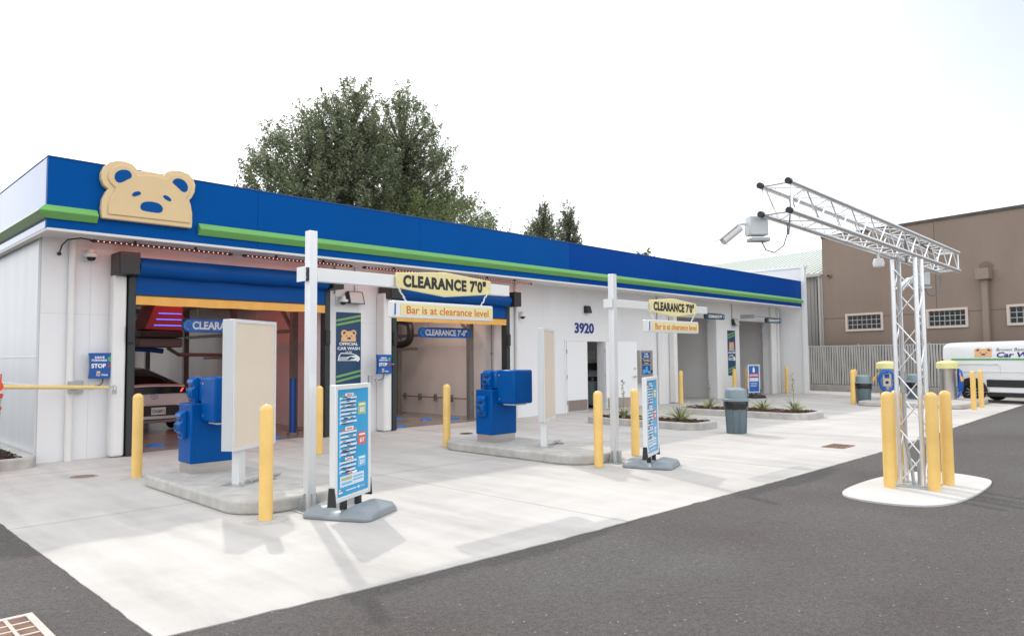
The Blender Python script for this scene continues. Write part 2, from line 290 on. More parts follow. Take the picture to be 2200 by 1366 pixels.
class MB:
    def __init__(s): s.v = []; s.f = []
    def add(s, vs, fs):
        o = len(s.v); s.v += [tuple(v) for v in vs]; s.f += [tuple(i+o for i in f) for f in fs]; return s
    def box(s, x0, x1, y0, y1, z0, z1):
        v = [(x, y, z) for z in (z0, z1) for y in (y0, y1) for x in (x0, x1)]
        return s.add(v, [(0, 2, 3, 1), (4, 5, 7, 6), (0, 1, 5, 4), (2, 6, 7, 3), (0, 4, 6, 2), (1, 3, 7, 5)])
    def obox(s, c, ax, ay, az):      # oriented box: centre and three half-axis vectors
        c, ax, ay, az = map(Vector, (c, ax, ay, az))
        v = [c+ax*i+ay*j+az*k for k in (-1, 1) for j in (-1, 1) for i in (-1, 1)]
        return s.add(v, [(0, 2, 3, 1), (4, 5, 7, 6), (0, 1, 5, 4), (2, 6, 7, 3), (0, 4, 6, 2), (1, 3, 7, 5)])
    def cyl(s, p0, p1, r, n=14, r1=None):
        p0 = Vector(p0); p1 = Vector(p1); d = (p1-p0).normalized(); a = d.orthogonal().normalized(); b = d.cross(a); r1 = r if r1 is None else r1
        vs = []
        for p, q in ((p0, r), (p1, r1)):
            for i in range(n): t = 2*math.pi*i/n; vs.append(p+(a*math.cos(t)+b*math.sin(t))*q)
        fs = [(i, (i+1) % n, n+(i+1) % n, n+i) for i in range(n)]+[tuple(range(n-1, -1, -1)), tuple(range(n, 2*n))]
        return s.add(vs, fs)
    def lathe(s, prof, cx=0, cy=0, n=24, cz=0, sx=1, sy=1):
        vs = []; m = len(prof)
        for r, z in prof:
            for i in range(n): t = 2*math.pi*i/n; vs.append((cx+r*math.cos(t)*sx, cy+r*math.sin(t)*sy, cz+z))
        fs = [(j*n+i, j*n+(i+1) % n, (j+1)*n+(i+1) % n, (j+1)*n+i) for j in range(m-1) for i in range(n)]
        if prof[0][0] > 1e-5: fs.append(tuple(range(n-1, -1, -1)))
        if prof[-1][0] > 1e-5: fs.append(tuple(range((m-1)*n, m*n)))
        return s.add(vs, fs)
    def tube(s, path, r, n=8, closed=False):
        P = [Vector(p) for p in path]; m = len(P); vs = []; prev = None
        rr = r if isinstance(r, (list, tuple)) else [r]*m
        for i in range(m):
            if closed: d = P[(i+1) % m]-P[i-1]
            else: d = P[min(i+1, m-1)]-P[max(i-1, 0)]
            d.normalize()
            a = d.orthogonal().normalized() if prev is None else (prev-d*prev.dot(d)).normalized()
            prev = a; b = d.cross(a)
            for k in range(n): t = 2*math.pi*k/n; vs.append(P[i]+(a*math.cos(t)+b*math.sin(t))*rr[i])
        mm = m if closed else m-1
        fs = [(i*n+k, i*n+(k+1) % n, ((i+1) % m)*n+(k+1) % n, ((i+1) % m)*n+k) for i in range(mm) for k in range(n)]
        if not closed: fs += [tuple(range(n-1, -1, -1)), tuple(range((m-1)*n, m*n))]
        return s.add(vs, fs)
    def plate(s, pts, o=(0, 0, 0), u=(1, 0, 0), v=(0, 0, 1), d=.02, d0=0):   # polygon (a,b) in plane o,u,v; front pushed d along u x v
        o, u, v = map(Vector, (o, u, v)); nn = u.cross(v)
        if sum(pts[i][0]*pts[(i+1) % len(pts)][1]-pts[(i+1) % len(pts)][0]*pts[i][1] for i in range(len(pts))) < 0: pts = pts[::-1]
        n = len(pts); bk = [o+u*a+v*b+nn*d0 for a, b in pts]; ft = [p+nn*(d-d0) for p in bk]
        return s.add(bk+ft, [tuple(range(n-1, -1, -1)), tuple(range(n, 2*n))]+[(i, (i+1) % n, n+(i+1) % n, n+i) for i in range(n)])
    def ring(s, outer, inner, z0, z1):
        n = len(outer); vs = [(x, y, z) for z in (z0, z1) for L in (outer, inner) for x, y in L]
        fs = []
        for i in range(n):
            j = (i+1) % n
            fs += [(i, j, 2*n+j, 2*n+i), (n+j, n+i, 3*n+i, 3*n+j), (2*n+i, 2*n+j, 3*n+j, 3*n+i)]
        return s.add(vs, fs)
    def text(s, t, o, u, v, w, h, lift=.004, bold=0., shear=0., spacing=1.):
        o, u, v = map(Vector, (o, u, v)); nn = u.cross(v); vs, fs = text_geo(t, bold, shear, spacing)
        return s.add([o+u*(a*w)+v*(b*h)+nn*(lift*(.6+.4*c)) for a, b, c in vs], fs)
    def loft(s, secs, cap=True):
        n = len(secs[0]); vs = [p for q in secs for p in q]
        fs = [(i*n+k, i*n+(k+1) % n, (i+1)*n+(k+1) % n, (i+1)*n+k) for i in range(len(secs)-1) for k in range(n)]
        if cap: fs += [tuple(range(n-1, -1, -1)), tuple(range((len(secs)-1)*n, len(secs)*n))]
        return s.add(vs, fs)

def tag(o, label=None, cat=None, group=None, kind=None):
    if label: o['label'] = label
    if cat: o['category'] = cat
    if group: o['group'] = group
    if kind: o['kind'] = kind
    return o
def E(name, label, cat, loc=(0, 0, 0), rz=0, group=None):
    o = bpy.data.objects.new(name, None); o.empty_display_size = .2; COL.objects.link(o)
    o.location = loc; o.rotation_euler = (0, 0, R(rz)); return tag(o, label, cat, group)
def P(name, mb, m, parent=None, bevel=0, smooth=35, label=None, seg=2, fixn=True):
    me = bpy.data.meshes.new(name); me.from_pydata(mb.v, [], mb.f)
    if fixn and len(mb.f) < 20000:
        b = bmesh.new(); b.from_mesh(me); bmesh.ops.recalc_face_normals(b, faces=b.faces); b.to_mesh(me); b.free()
    me.materials.append(m); me.update()
    if smooth: me.shade_smooth(); me.set_sharp_from_angle(angle=R(smooth))
    o = bpy.data.objects.new(name, me); COL.objects.link(o)
    if parent: o.parent = parent
    if bevel:
        bv = o.modifiers.new('bevel', 'BEVEL'); bv.width = bevel; bv.segments = seg; bv.limit_method = 'ANGLE'; bv.angle_limit = R(40); bv.harden_normals = False
    if label: o['label'] = label
    return o
def dup(root, loc, rz=None, label=None, group=None, scale=None):
    def cp(o, par):
        c = o.copy(); COL.objects.link(c); c.parent = par
        for ch in [k for k in o.children]: cp(ch, c)
        return c
    r = root.copy(); COL.objects.link(r); r.location = loc
    if rz is not None: r.rotation_euler = (0, 0, R(rz))
    if scale: r.scale = scale
    for ch in list(root.children): cp(ch, r)
    tag(r, label, None, group); return r
def rrect(x0, x1, y0, y1, r, n=5):
    out = []
    for cx, cy, a0 in ((x1-r, y1-r, 0), (x0+r, y1-r, 90), (x0+r, y0+r, 180), (x1-r, y0+r, 270)):
        for i in range(n+1): t = R(a0+90*i/n); out.append((cx+r*math.cos(t), cy+r*math.sin(t)))
    return out
def smooth_poly(pts, it=2):
    for _ in range(it):
        q = []
        for i in range(len(pts)):
            a = pts[i]; b = pts[(i+1) % len(pts)]
            q += [(a[0]*.75+b[0]*.25, a[1]*.75+b[1]*.25), (a[0]*.25+b[0]*.75, a[1]*.25+b[1]*.75)]
        pts = q
    return pts
def struct(name, mb, m, **k):
    o = P(name, mb, m, **k); o['kind'] = 'structure'; return o
X_, Y_, Z_ = (1, 0, 0), (0, 1, 0), (0, 0, 1)

# ------------------------------------------------------------------ ground
struct('asphalt', MB().add([(-400, -400, -.008), (700, -400, -.008), (700, 700, -.008), (-400, 700, -.008)], [(0, 1, 2, 3)]), m_asph)
edge = [(1.6, 4.55), (3.0, 4.42), (5.0, 4.3), (7.0, 4.24), (9.0, 4.18), (13.2, 4.11), (20, 4.3), (26, 4.42), (32.5, 4.5), (36, 13), (36, 30), (1.0, 30), (1.55, 12), (1.6, 9)]
rg = random.Random(4); fine = []
for i in range(len(edge)):
    p, q = edge[i], edge[(i+1) % len(edge)]; n_ = max(1, int(math.hypot(q[0]-p[0], q[1]-p[1])/.10)) if i < 8 or i >= 12 else 1
    for k in range(n_): fine.append((p[0]+(q[0]-p[0])*k/n_+rg.gauss(0, .003)*(n_ > 1), p[1]+(q[1]-p[1])*k/n_+rg.gauss(0, .005)*(n_ > 1)))
edge = fine
struct('concrete_apron', MB().add([(x, y, 0) for x, y in edge]+[(x, y, -.1) for x, y in edge], [tuple(range(len(edge)))]+[(i, i+len(edge), (i+1) % len(edge)+len(edge), (i+1) % len(edge)) for i in range(len(edge))]), m_conc, smooth=0)
fl = MB()
for x0, x1 in ((3.3, 8.85), (9.2, 13.45)):
    fl.add([(x0, 13.8, .005), (x1, 13.8, .005), (x1, 28, .005), (x0, 28, .005)], [(0, 1, 2, 3)])
struct('bay_floor', fl, m_floor, smooth=0)
padp = [(8.75, 3.24), (9.25, 3.32), (10.2, 3.30), (11.1, 3.10), (11.3, 2.7), (11.1, 2.25), (10.85, 2.1), (9.9, 2.06), (9.1, 2.10), (8.68, 2.26), (8.52, 2.6), (8.55, 3.0)]
struct('concrete_pad', MB().plate(smooth_poly(padp, 2), (0, 0, -.02), X_, Y_, .032), m_pad, smooth=0)

# ------------------------------------------------------------------ car wash building
YW = 13.65; YF = 12.62; ZS = 3.67
B = E('car_wash_building', 'long single storey white car wash with blue fascia and four open bays', 'building', (2.73, 12.62, 0))
def BP(name, mb, m, **k):
    mb.v = [(x-2.73, y-12.62, z) for x, y, z in mb.v]; return P(name, mb, m, B if 'par' not in k else k.pop('par'), **k)
w = MB(); D = YW+.28
for x0, x1, z0, z1 in ((2.9, 4.25, 0, 3.9), (4.25, 8.05, 3.36, 3.9), (8.05, 9.85, 0, 3.9), (9.85, 13.45, 3.36, 3.9), (13.45, 17.08, 0, 3.9), (17.08, 17.95, 2.1, 3.9), (17.95, 22.0, 0, 3.9),
                       (22.0, 25.3, 3.04, 3.9), (25.3, 26.85, 0, 3.9), (26.85, 29.98, 3.04, 3.9), (29.98, 30.4, 0, 3.9)):
    w.box(x0, x1, YW, D, z0, z1)
BP('front_wall', w, m_white, smooth=0)
BP('side_wall', MB().box(2.9, 3.1, D, 28.2, .0, 3.9), m_gloss, smooth=0)
BP('side_wall', MB().box(2.86, 2.898, YW+.02, 28.2, .05, 3.66), m_gloss, smooth=0)     # glossy cladding
for z in (1.25, 1.72): BP('panel_joint', MB().box(2.852, 2.859, YW+.02, 28.2, z-.012, z+.012), m_white, smooth=0)
ln = MB()
for x0, x1 in ((3.1, 3.3), (8.85, 9.2), (13.46, 13.7)): ln.box(x0, x1, D, 28, 0, 3.9)
ln.box(3.3, 8.85, 28, 28.2, 3.0, 3.9).box(3.3, 4.1, 28, 28.2, 0, 3.0).box(8.2, 8.85, 28, 28.2, 0, 3.0)
ln.box(9.2, 13.46, 28, 28.2, 3.0, 3.9).box(9.2, 9.6, 28, 28.2, 0, 3.0)
BP('bay_lining', ln, m_bay, smooth=0)
ln = MB()
for x0, x1 in ((21.7, 21.9), (25.32, 25.6), (26.6, 26.83), (30.0, 30.4)): ln.box(x0, x1, D, 28, 0, 3.9)
ln.box(21.9, 25.32, 28, 28.2, 3.1, 3.9).box(26.83, 30.0, 28, 28.2, 3.1, 3.9)
BP('bay_lining', ln, m_baygrey, smooth=0)
BP('closet_wall', MB().box(16.2, 16.3, D, 15.9, 0, 2.9).box(18.9, 19.0, D, 15.9, 0, 2.9).box(16.2, 19.0, 15.9, 16.0, 0, 2.9).box(16.2, 19.0, D, 16.0, 2.9, 3.0), m_room, smooth=0)
BP('bay_ceiling', MB().box(3.3, 30.0, D, 28.0, 3.86, 3.898), m_bay, smooth=0)
BP('roof', MB().box(2.82, 30.44, YW, 28.25, 3.9, 4.1), m_roof, smooth=0)
for q_ in ((2.9, 4.24, 2.43, 2.436), (8.06, 9.84, 2.43, 2.436), (3.62, 3.626, 0, 3.6), (8.95, 8.955, 0, 3.6), (15.1, 15.106, 0, 3.6), (18.95, 18.955, 2.2, 3.6), (21.2, 21.206, 0, 3.6)): BP('wall_seam', MB().box(q_[0], q_[1], YW-.0025, YW-.0005, q_[2], q_[3]), mat('grey_seam', (.62, .62, .63), .6), smooth=0)
BP('soffit', MB().box(2.82, 30.4, YF+.09, YW, ZS+.012, ZS+.06), m_soffit, smooth=0)
BP('soffit_trim', MB().box(2.74, 30.42, YF-.004, YF+.10, ZS-.03, ZS+.01).box(2.735, 2.84, YF+.10, 28.2, ZS-.03, ZS+.01), m_soffit, smooth=0)
seams = [2.73, 6.1, 9.9, 15.1, 20.6, 26.0, 30.5]
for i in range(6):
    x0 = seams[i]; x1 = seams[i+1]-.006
    BP('fascia_panel', MB().box(x0, x1, YF, YF+.08, ZS+.012, 4.772), m_blue if x0 < 15 else m_bluerefl, smooth=0)
BP('fascia_cap', MB().box(2.725, 30.51, YF-.012, YF+.3, 4.774, 4.79).box(2.722, 2.95, YF+.3, 28.2, 4.774, 4.79), mat('blue_cap_flashing', (.004, .07, .27), .4), smooth=0)
for y0, y1 in ((12.705, 16.0), (16.006, 19.5), (19.506, 23.8), (23.806, 28.2)):
    BP('side_fascia_panel', MB().box(2.73, 2.81, y0, y1, ZS+.012, 4.772), m_bluegloss, smooth=0)
def band(mb, p0, p1, nrm, cut0=0, cut1=0):
    p0 = Vector(p0); p1 = Vector(p1); nrm = Vector(nrm); d = (p1-p0).normalized()
    prof = [(0, 0), (.035, 0), (.125, .095), (.125, .11), (.03, .205), (0, .205)]
    mb.loft([[p0+nrm*a+Vector((0, 0, b))-d*(a*cut0) for a, b in prof], [p1+nrm*a+Vector((0, 0, b))+d*(a*cut1) for a, b in prof]])
g1 = MB(); band(g1, (2.73, YF, 3.82), (3.41, YF, 3.82), (0, -1, 0), 1, 0)
BP('green_band', g1, m_green, smooth=0)
g1 = MB(); band(g1, (5.0, YF, 3.82), (30.62, YF, 3.82), (0, -1, 0)); BP('green_band', g1, m_green, smooth=0)
g1 = MB(); band(g1, (2.73, YF, 3.82), (2.73, 28.2, 3.82), (-1, 0, 0), 1, 0); BP('green_band', g1, mat('green_gloss_band', (.14, .33, .09), .12, coat=.6), smooth=0)
# wing wall at the far end
BP('wing_wall', MB().box(30.52, 30.8, 12.5, 28.2, 0, 5.36), m_white, smooth=0)
BP('wing_wall_cap', MB().box(30.47, 30.85, 12.45, 28.2, 5.362, 5.47).box(30.47, 30.515, 12.45, 12.6, 0.0, 5.36), mat('white_metal_trim', (.82, .83, .84), .35), smooth=0)
# downpipes and square guard columns
for x in (3.33, 13.98, 20.95): BP('downpipe', MB().cyl((x, YW-.06, 0), (x, YW-.06, ZS), .055, 16), m_pvc)
for x in (29.62, 30.3): BP('downpipe', MB().box(x-.05, x+.05, YW-.09, YW-.005, 0, ZS), m_pvc, bevel=.01)
for x, y in ((4.02, 13.5), (9.55, 13.42), (21.75, 13.5)): BP('guard_column', MB().box(x-.11, x+.11, y-.09, YW-.004, 0.01, 3.12), m_pvc, bevel=.045, seg=3)
# jambs of the two right bays
for xa in (24.95, 29.63): BP('bay_jamb', MB().box(xa, xa+.345, YW-.03, YW+.35, 0, 3.03), m_white, smooth=0)
# roll-up fabric doors
def fabric_door(x0, x1, zt, zb):
    d = BP('roll_up_door', MB().box(x0, x1, 13.42, 13.45, zb+.185, zt-.25), m_vinylblue, smooth=0)
    def SP(n, mb, m, **k): mb.v = [(x-2.73, y-12.62, z) for x, y, z in mb.v]; return P(n, mb, m, d, **k)
    n = 40; ro = MB()
    secs = []
    for i in range(n+1):
        x = x0+.02+(x1-x0-.04)*i/n; q = .012*math.sin(i*1.3)+.02*math.sin(i*.45)
        secs.append([(x, 13.38+(.20 if 150 < a < 260 else .17)*math.cos(R(a))+q*.25, zt-.20+.17*math.sin(R(a))+(q*.25 if 160 < a < 300 else 0)) for a in range(0, 360, 24)])
    SP('roll', ro.loft(secs), m_vinylblue, smooth=60)
    SP('yellow_valance', MB().loft([[(x0+(x1-x0)*i/60, 13.41-.012*math.sin(i*.9), zb+.004*math.sin(i*.5)), (x0+(x1-x0)*i/60, 13.44-.012*math.sin(i*.9), zb+.004*math.sin(i*.5)), (x0+(x1-x0)*i/60, 13.45, zb+.155), (x0+(x1-x0)*i/60, 13.41, zb+.155)] for i in range(61)]), m_vinylyel, smooth=60)
    SP('bottom_bar', MB().box(x0, x1, 13.40, 13.46, zb+.157, zb+.183), m_black)
    for xa, xb in ((x0-.33, x0-.01), (x1+.01, x1+.27)):
        SP('motor_box', MB().box(xa, xb, 13.12, 13.62, zt-.36, zt+.02), m_black, bevel=.012)
    SP('motor_grille', MB().box(x0-.336, x0-.331, 13.16, 13.58, zt-.32, zt-.02), mat('dark_grille', (.06, .06, .06), .5, var=.5, vscale=60))
    for xa, xb in ((x0-.10, x0+.02), (x1-.01, x1+.11)):
        SP('guide_rail', MB().box(xa, xb, 13.40, 13.60, .01, zt-.37), m_rail, bevel=.008)
        SP('rail_bracket', MB().box(xa-.01, xb-.03, 13.34, 13.399, 1.95, 2.25), m_black, bevel=.006)
    return d
fabric_door(4.25, 8.0, 3.47, 2.615)
fabric_door(9.82, 13.42, 3.34, 2.49)
# double door into the equipment room, number above it
dd = BP('door', MB().box(16.12, 17.075, YW-.03, YW-.003, .02, 2.1), m_doorp, smooth=0)
def SD(n, mb, m, par, **k): mb.v = [(x-2.73, y-12.62, z) for x, y, z in mb.v]; return P(n, mb, m, par, **k)
SD('kick_plate', MB().box(16.15, 17.05, YW-.036, YW-.031, .04, .36), m_kick, dd, smooth=0)
for z in (.3, 1.05, 1.8): SD('hinge', MB().cyl((16.11, YW-.04, z-.06), (16.11, YW-.04, z+.06), .014, 8), m_galv, dd)
ang = R(-24); hx, hy = 17.97, YW-.02
def leafpt(a, b, z): return (hx+a*math.cos(ang)-b*math.sin(ang), hy+a*math.sin(ang)+b*math.cos(ang), z)
def leafbox(a0, a1, b0, b1, z0, z1):
    return MB().add([leafpt(a, b, z) for z in (z0, z1) for b in (b0, b1) for a in (a0, a1)], [(0, 2, 3, 1), (4, 5, 7, 6), (0, 1, 5, 4), (2, 6, 7, 3), (0, 4, 6, 2), (1, 3, 7, 5)])
dl = SD('door', leafbox(0, 1.12, -.045, 0, .02, 2.1), m_doorp, B, smooth=0, label='white steel door leaf swung open against the wall')
SD('kick_plate', leafbox(.04, 1.08, -.052, -.047, .04, .36), m_kick, dl, smooth=0)
SD('handle', MB().cyl(leafpt(1.04, -.05, 1.0), leafpt(1.04, -.11, 1.0), .028, 10).cyl(leafpt(1.04, -.1, 1.0), leafpt(.92, -.1, 1.0), .012, 8).cyl(leafpt(1.04, -.05, 1.25), leafpt(1.04, -.07, 1.25), .03, 10), m_galv, dl)
for z in (.3, 1.05, 1.8): SD('hinge', MB().cyl((17.96, YW-.05, z-.06), (17.96, YW-.05, z+.06), .014, 8), m_galv, dl)
BP('door_frame', MB().box(16.05, 16.105, YW-.02, YW-.002, 0, 2.16).box(17.955, 17.99, YW-.018, YW-.002, 0, 2.16).box(16.105, 17.955, YW-.02, YW-.002, 2.11, 2.16), m_doorp, smooth=0)
BP('house_number', MB().text('3920', (16.98, YW-.001, 2.5), X_, Z_, .92, .32, .014, bold=.03), m_navyink, smooth=0)
BP('wall_conduit', MB().cyl((8.36, YW-.02, 3.05), (8.36, YW-.02, ZS), .018, 8).cyl((8.86, YW-.02, 3.1), (8.86, YW-.02, ZS), .01, 8).cyl((26.25, YW-.02, 3.08), (26.25, YW-.02, ZS), .02, 8), m_galv)

# ------------------------------------------------------------------ signs on the building
BO=[(0,0),(-.009,.172),(.004,.305),(.05,.421),(.088,.478),(.019,.525),(-.022,.628),(-.02,.726),(.022,.833),(.099,.913),(.208,.96),(.329,.968),(.432,.943),(.495,.887),(.527,.841),(.6,.854),(.727,.868),(.856,.861),(.932,.847),(.975,.913),(1.074,.959),(1.208,.972),(1.334,.94),(1.415,.866),(1.452,.765),(1.442,.644),(1.397,.542),(1.352,.488),(1.381,.398),(1.406,.259),(1.408,.117),(1.401,.01)]
BI=[(.081,.069),(.084,.208),(.111,.321),(.159,.428),(.187,.509),(.116,.564),(.075,.645),(.083,.734),(.141,.833),(.229,.889),(.33,.901),(.423,.862),(.486,.795),(.522,.763),(.643,.794),(.792,.804),(.9,.788),(.949,.781),(.998,.847),(1.097,.893),(1.22,.896),(1.324,.85),(1.375,.764),(1.368,.656),(1.328,.567),(1.288,.507),(1.319,.436),(1.35,.299),(1.362,.17),(1.368,.084)]
EL=[(.16,.659),(.172,.739),(.231,.8),(.311,.824),(.383,.815),(.421,.761),(.412,.703),(.355,.671),(.305,.629),(.245,.594),(.195,.603)]
ER=[(1.059,.769),(1.109,.818),(1.176,.827),(1.244,.808),(1.302,.752),(1.317,.672),(1.286,.608),(1.225,.603),(1.173,.643),(1.111,.697),(1.06,.728)]
YL=[(.421,.425),(.451,.474),(.512,.504),(.558,.496),(.565,.459),(.514,.428),(.452,.4)]
YR=[(.906,.489),(.938,.508),(1.004,.486),(1.047,.442),(1.034,.407),(.983,.418),(.921,.45)]
NO=[(.552,.249),(.578,.321),(.651,.354),(.757,.363),(.854,.348),(.909,.294),(.906,.224),(.857,.188),(.76,.188),(.654,.189),(.574,.2)]
bs = E('bear_sign', 'large tan raised bear head sign on the blue fascia near the corner', 'sign', (3.454, 12.615, 3.904))
P('backer', MB().plate(BO, (0, 0, 0), X_, Z_, .11), m_tan, bs, bevel=.013)
P('face_panel', MB().plate(BI, (0, 0, 0), X_, Z_, .135, .111), m_tan2, bs, bevel=.012)
for nm, sh in (('ear', EL), ('ear', ER), ('eye', YL), ('eye', YR), ('nose', NO)):
    P(nm, MB().plate(smooth_poly(sh), (0, 0, 0), X_, Z_, .140, .1355), m_bluein, bs, smooth=0)

def bear_logo(parent, ox, oz, wd, y0, name='bear_emblem'):
    s = wd/1.43
    def tr(l): return [(ox+a*s, oz+b*s) for a, b in l]
    e = P(name, MB().plate(tr(BO), (0, y0, 0), X_, Z_, .004), m_peach, parent, smooth=0)
    P('markings', MB().plate(tr(EL), (0, y0, 0), X_, Z_, .007, .0045).plate(tr(ER), (0, y0, 0), X_, Z_, .007, .0045).plate(tr(YL), (0, y0, 0), X_, Z_, .007, .0045).plate(tr(YR), (0, y0, 0), X_, Z_, .007, .0045).plate(tr(NO), (0, y0, 0), X_, Z_, .007, .0045), m_purple, e, smooth=0)

def banner(name, label, loc, wd, ht):
    b = E(name, label, 'banner', loc, 0, 'navy sponsor banners on the piers')
    P('sheet', MB().box(0, wd, -.008, 0, 0, ht), m_navy, b, smooth=0)
    st = MB(); sd = MB()
    for k in (.975, .915, .21, .145):
        z = ht*k; dz = wd*.20; t = ht*.028
        st.plate([(.0, z-dz-t), (wd, z-t), (wd, z), (0, z-dz)], (0, -.008, 0), X_, Z_, .003)
        for i in range(14):
            a = wd*(i+.5)/14; zz = z-dz+dz*(i+.5)/14-t/2; sd.plate([(a-.009, zz-.009), (a+.009, zz-.009), (a+.009, zz+.009), (a-.009, zz+.009)], (0, -.011, 0), X_, Z_, .002)
    s_ = P('stripe', st, m_lime, b, smooth=0); P('dot', sd, m_navy, s_, smooth=0)
    bear_logo(b, wd*.20, ht*.600, wd*.60, -.0085)
    P('lettering', MB().text('OFFICIAL', (wd*.5, -.008, ht*.567), X_, Z_, wd*.76, ht*.042, .004, .03).text('CAR WASH', (wd*.5, -.008, ht*.505), X_, Z_, wd*.90, ht*.042, .004, .03).text('OF THE', (wd*.5, -.008, ht*.456), X_, Z_, wd*.25, ht*.018, .004, .02), m_whiteink, b, smooth=0)
    hk = [(.06, .10), (.10, .44), (.19, .62), (.60, .60), (.82, .48), (.94, .34), (.96, .18), (.88, .02), (.82, .09), (.60, .10)]
    hz = ht*.315; hs = wd; hh = ht*.13/.62
    def tr(l): return [(a*hs, hz+b_*hh) for a, b_ in l]
    h = P('hawk_emblem', MB().plate(tr(hk), (0, -.008, 0), X_, Z_, .003), m_whiteink, b, smooth=0)
    P('crest', MB().plate(tr([(.12, .34), (.19, .56), (.60, .54), (.78, .44), (.60, .42), (.42, .34)]), (0, -.0115, 0), X_, Z_, .002).plate(tr([(.40, .14), (.52, .32), (.62, .37), (.70, .30), (.78, .29), (.70, .22), (.60, .19), (.55, .14)]), (0, -.0115, 0), X_, Z_, .002), m_navy, h, smooth=0)
    P('neck_band', MB().plate(tr([(.10, .13), (.12, .31), (.40, .31), (.44, .24), (.40, .13)]), (0, -.0115, 0), X_, Z_, .002), m_greylogo, h, smooth=0)
    P('eye', MB().plate(tr([(.60, .31), (.64, .35), (.68, .31), (.63, .29)]), (0, -.0136, 0), X_, Z_, .002), m_lime, h, smooth=0)
    return b
banner('banner', 'navy sponsor banner on the wall between the two wash bays', (8.40, YW-.004, 1.06), .63, 1.60)
banner('banner', 'navy sponsor banner on the narrow pier between the two grey bays', (25.86, YW-.004, .86), .62, 1.76)

def stop_sign(loc, label, sc):
    t = E('drive_sign', label, 'sign', loc, 0, 'blue drive forward stop signs'); t.scale = (sc, 1, sc)
    o = []
    for i in range(13): v = i/12; o.append((.20-.022*math.sin(math.pi*v), .44*v))
    for i in range(13): v = 1-i/12; o.append((-.20+.022*math.sin(math.pi*v), .44*v))
    P('housing', MB().plate(o, (0, 0, 0), X_, Z_, .085), m_signblue, t, bevel=.008)
    P('lettering', MB().text('DRIVE', (-.04, -.085, .362), X_, Z_, .15, .038, .003, .03).text('FORWARD', (-.045, -.085, .313), X_, Z_, .235, .038, .003, .03).text('STOP', (-.055, -.085, .218), X_, Z_, .225, .075, .003, .04).text('Car Wash', (0.0, -.085, .062), X_, Z_, .185, .034, .003, .02), m_whiteink, t, smooth=0)
    P('arrow', MB().plate([(.09, .295), (.09, .345), (.075, .345), (.115, .385), (.155, .345), (.14, .345), (.14, .295)], (0, -.085, 0), X_, Z_, .004), m_greenink, t, smooth=0)
    P('cross', MB().plate([(.075, .185), (.095, .185), (.118, .208), (.141, .185), (.161, .185), (.132, .218), (.161, .252), (.141, .252), (.118, .228), (.095, .252), (.075, .252), (.104, .218)], (0, -.085, 0), X_, Z_, .004), m_redink, t, smooth=0)
    P('emblem', MB().box(-.085, -.03, -.089, -.085, .088, .125), m_peach, t, smooth=0)
    P('bracket', MB().box(-.15, .15, .001, .06, .14, .30).box(.19, .33, .02, .04, .21, .228), m_galv, t)
    P('cable', MB().tube([(.05, .03, .0), (.045, .03, -.07), (.0, .03, -.12), (-.08, .04, -.135), (-.10, .05, -.14)], .011, 8), m_cable, t)
    P('junction_box', MB().box(-.36, -.25, .03, .07, -.24, -.03).cyl((-.15, .07, -.14), (-.15, .03, -.14), .03, 10), m_galv, t)
    return t
stop_sign((3.78, 13.56, 1.345), 'blue drive forward stop sign on the wall left of the car bay', .98)
stop_sign((9.40, 13.32, 1.295), 'blue drive forward stop sign on the pier beside the second bay', .98)

def dome_camera(loc, label):
    t = E('security_camera', label, 'camera', loc, 0, 'white dome cameras on the front wall')
    P('bracket', MB().box(-.10, .06, -.02, 0, -.10, .10).box(-.05, .05, -.16, -.02, .02, .10), m_campl, t, bevel=.008)
    P('housing', MB().lathe([(0, .10), (.05, .10), (.055, .04), (.105, .025), (.105, -.02), (.075, -.035)], 0, -.16, 20), m_campl, t)
    P('dome', MB().lathe([(.07, -.036), (.066, -.06), (.045, -.088), (0, -.10)], 0, -.16, 18), m_dark, t)
dome_camera((3.58, YW, 3.42), 'white dome camera under the soffit by the left downpipe')
dome_camera((8.48, YW, 2.90), 'white dome camera above the navy banner beside the floodlight')
dome_camera((14.12, YW, 2.78), 'white dome camera on the wall right of the second bay')
def floodlight(loc, label, s=1):
    t = E('floodlight', label, 'floodlight', loc, 0, 'wall floodlights'); t.scale = (s, s, s)
    P('housing', MB().loft([[(x, -.20, -.16), (x, -.02, -.14), (x, 0, .10), (x, -.10, .13)] for x in (-.20, .20)]), m_black, t, bevel=.012)
    P('lens', MB().loft([[(x, -.208, -.135), (x, -.190, -.145), (x, -.100, .105), (x, -.118, .112)] for x in (-.165, .165)]), m_lens, t, bevel=.004)
floodlight((8.82, YW, 3.0), 'black box floodlight over the navy banner')
floodlight((26.4, YW, 2.96), 'black box floodlight on the pier between the grey bays', .95)
t = E('wall_lamp', 'small black wedge wall lamp above the building number', 'lamp', (17.08, YW, 3.07))
P('housing', MB().loft([[(x, -.16, -.11), (x, 0, -.11), (x, 0, .11), (x, -.09, .11)] for x in (-.11, .11)]), m_black, t, bevel=.01)

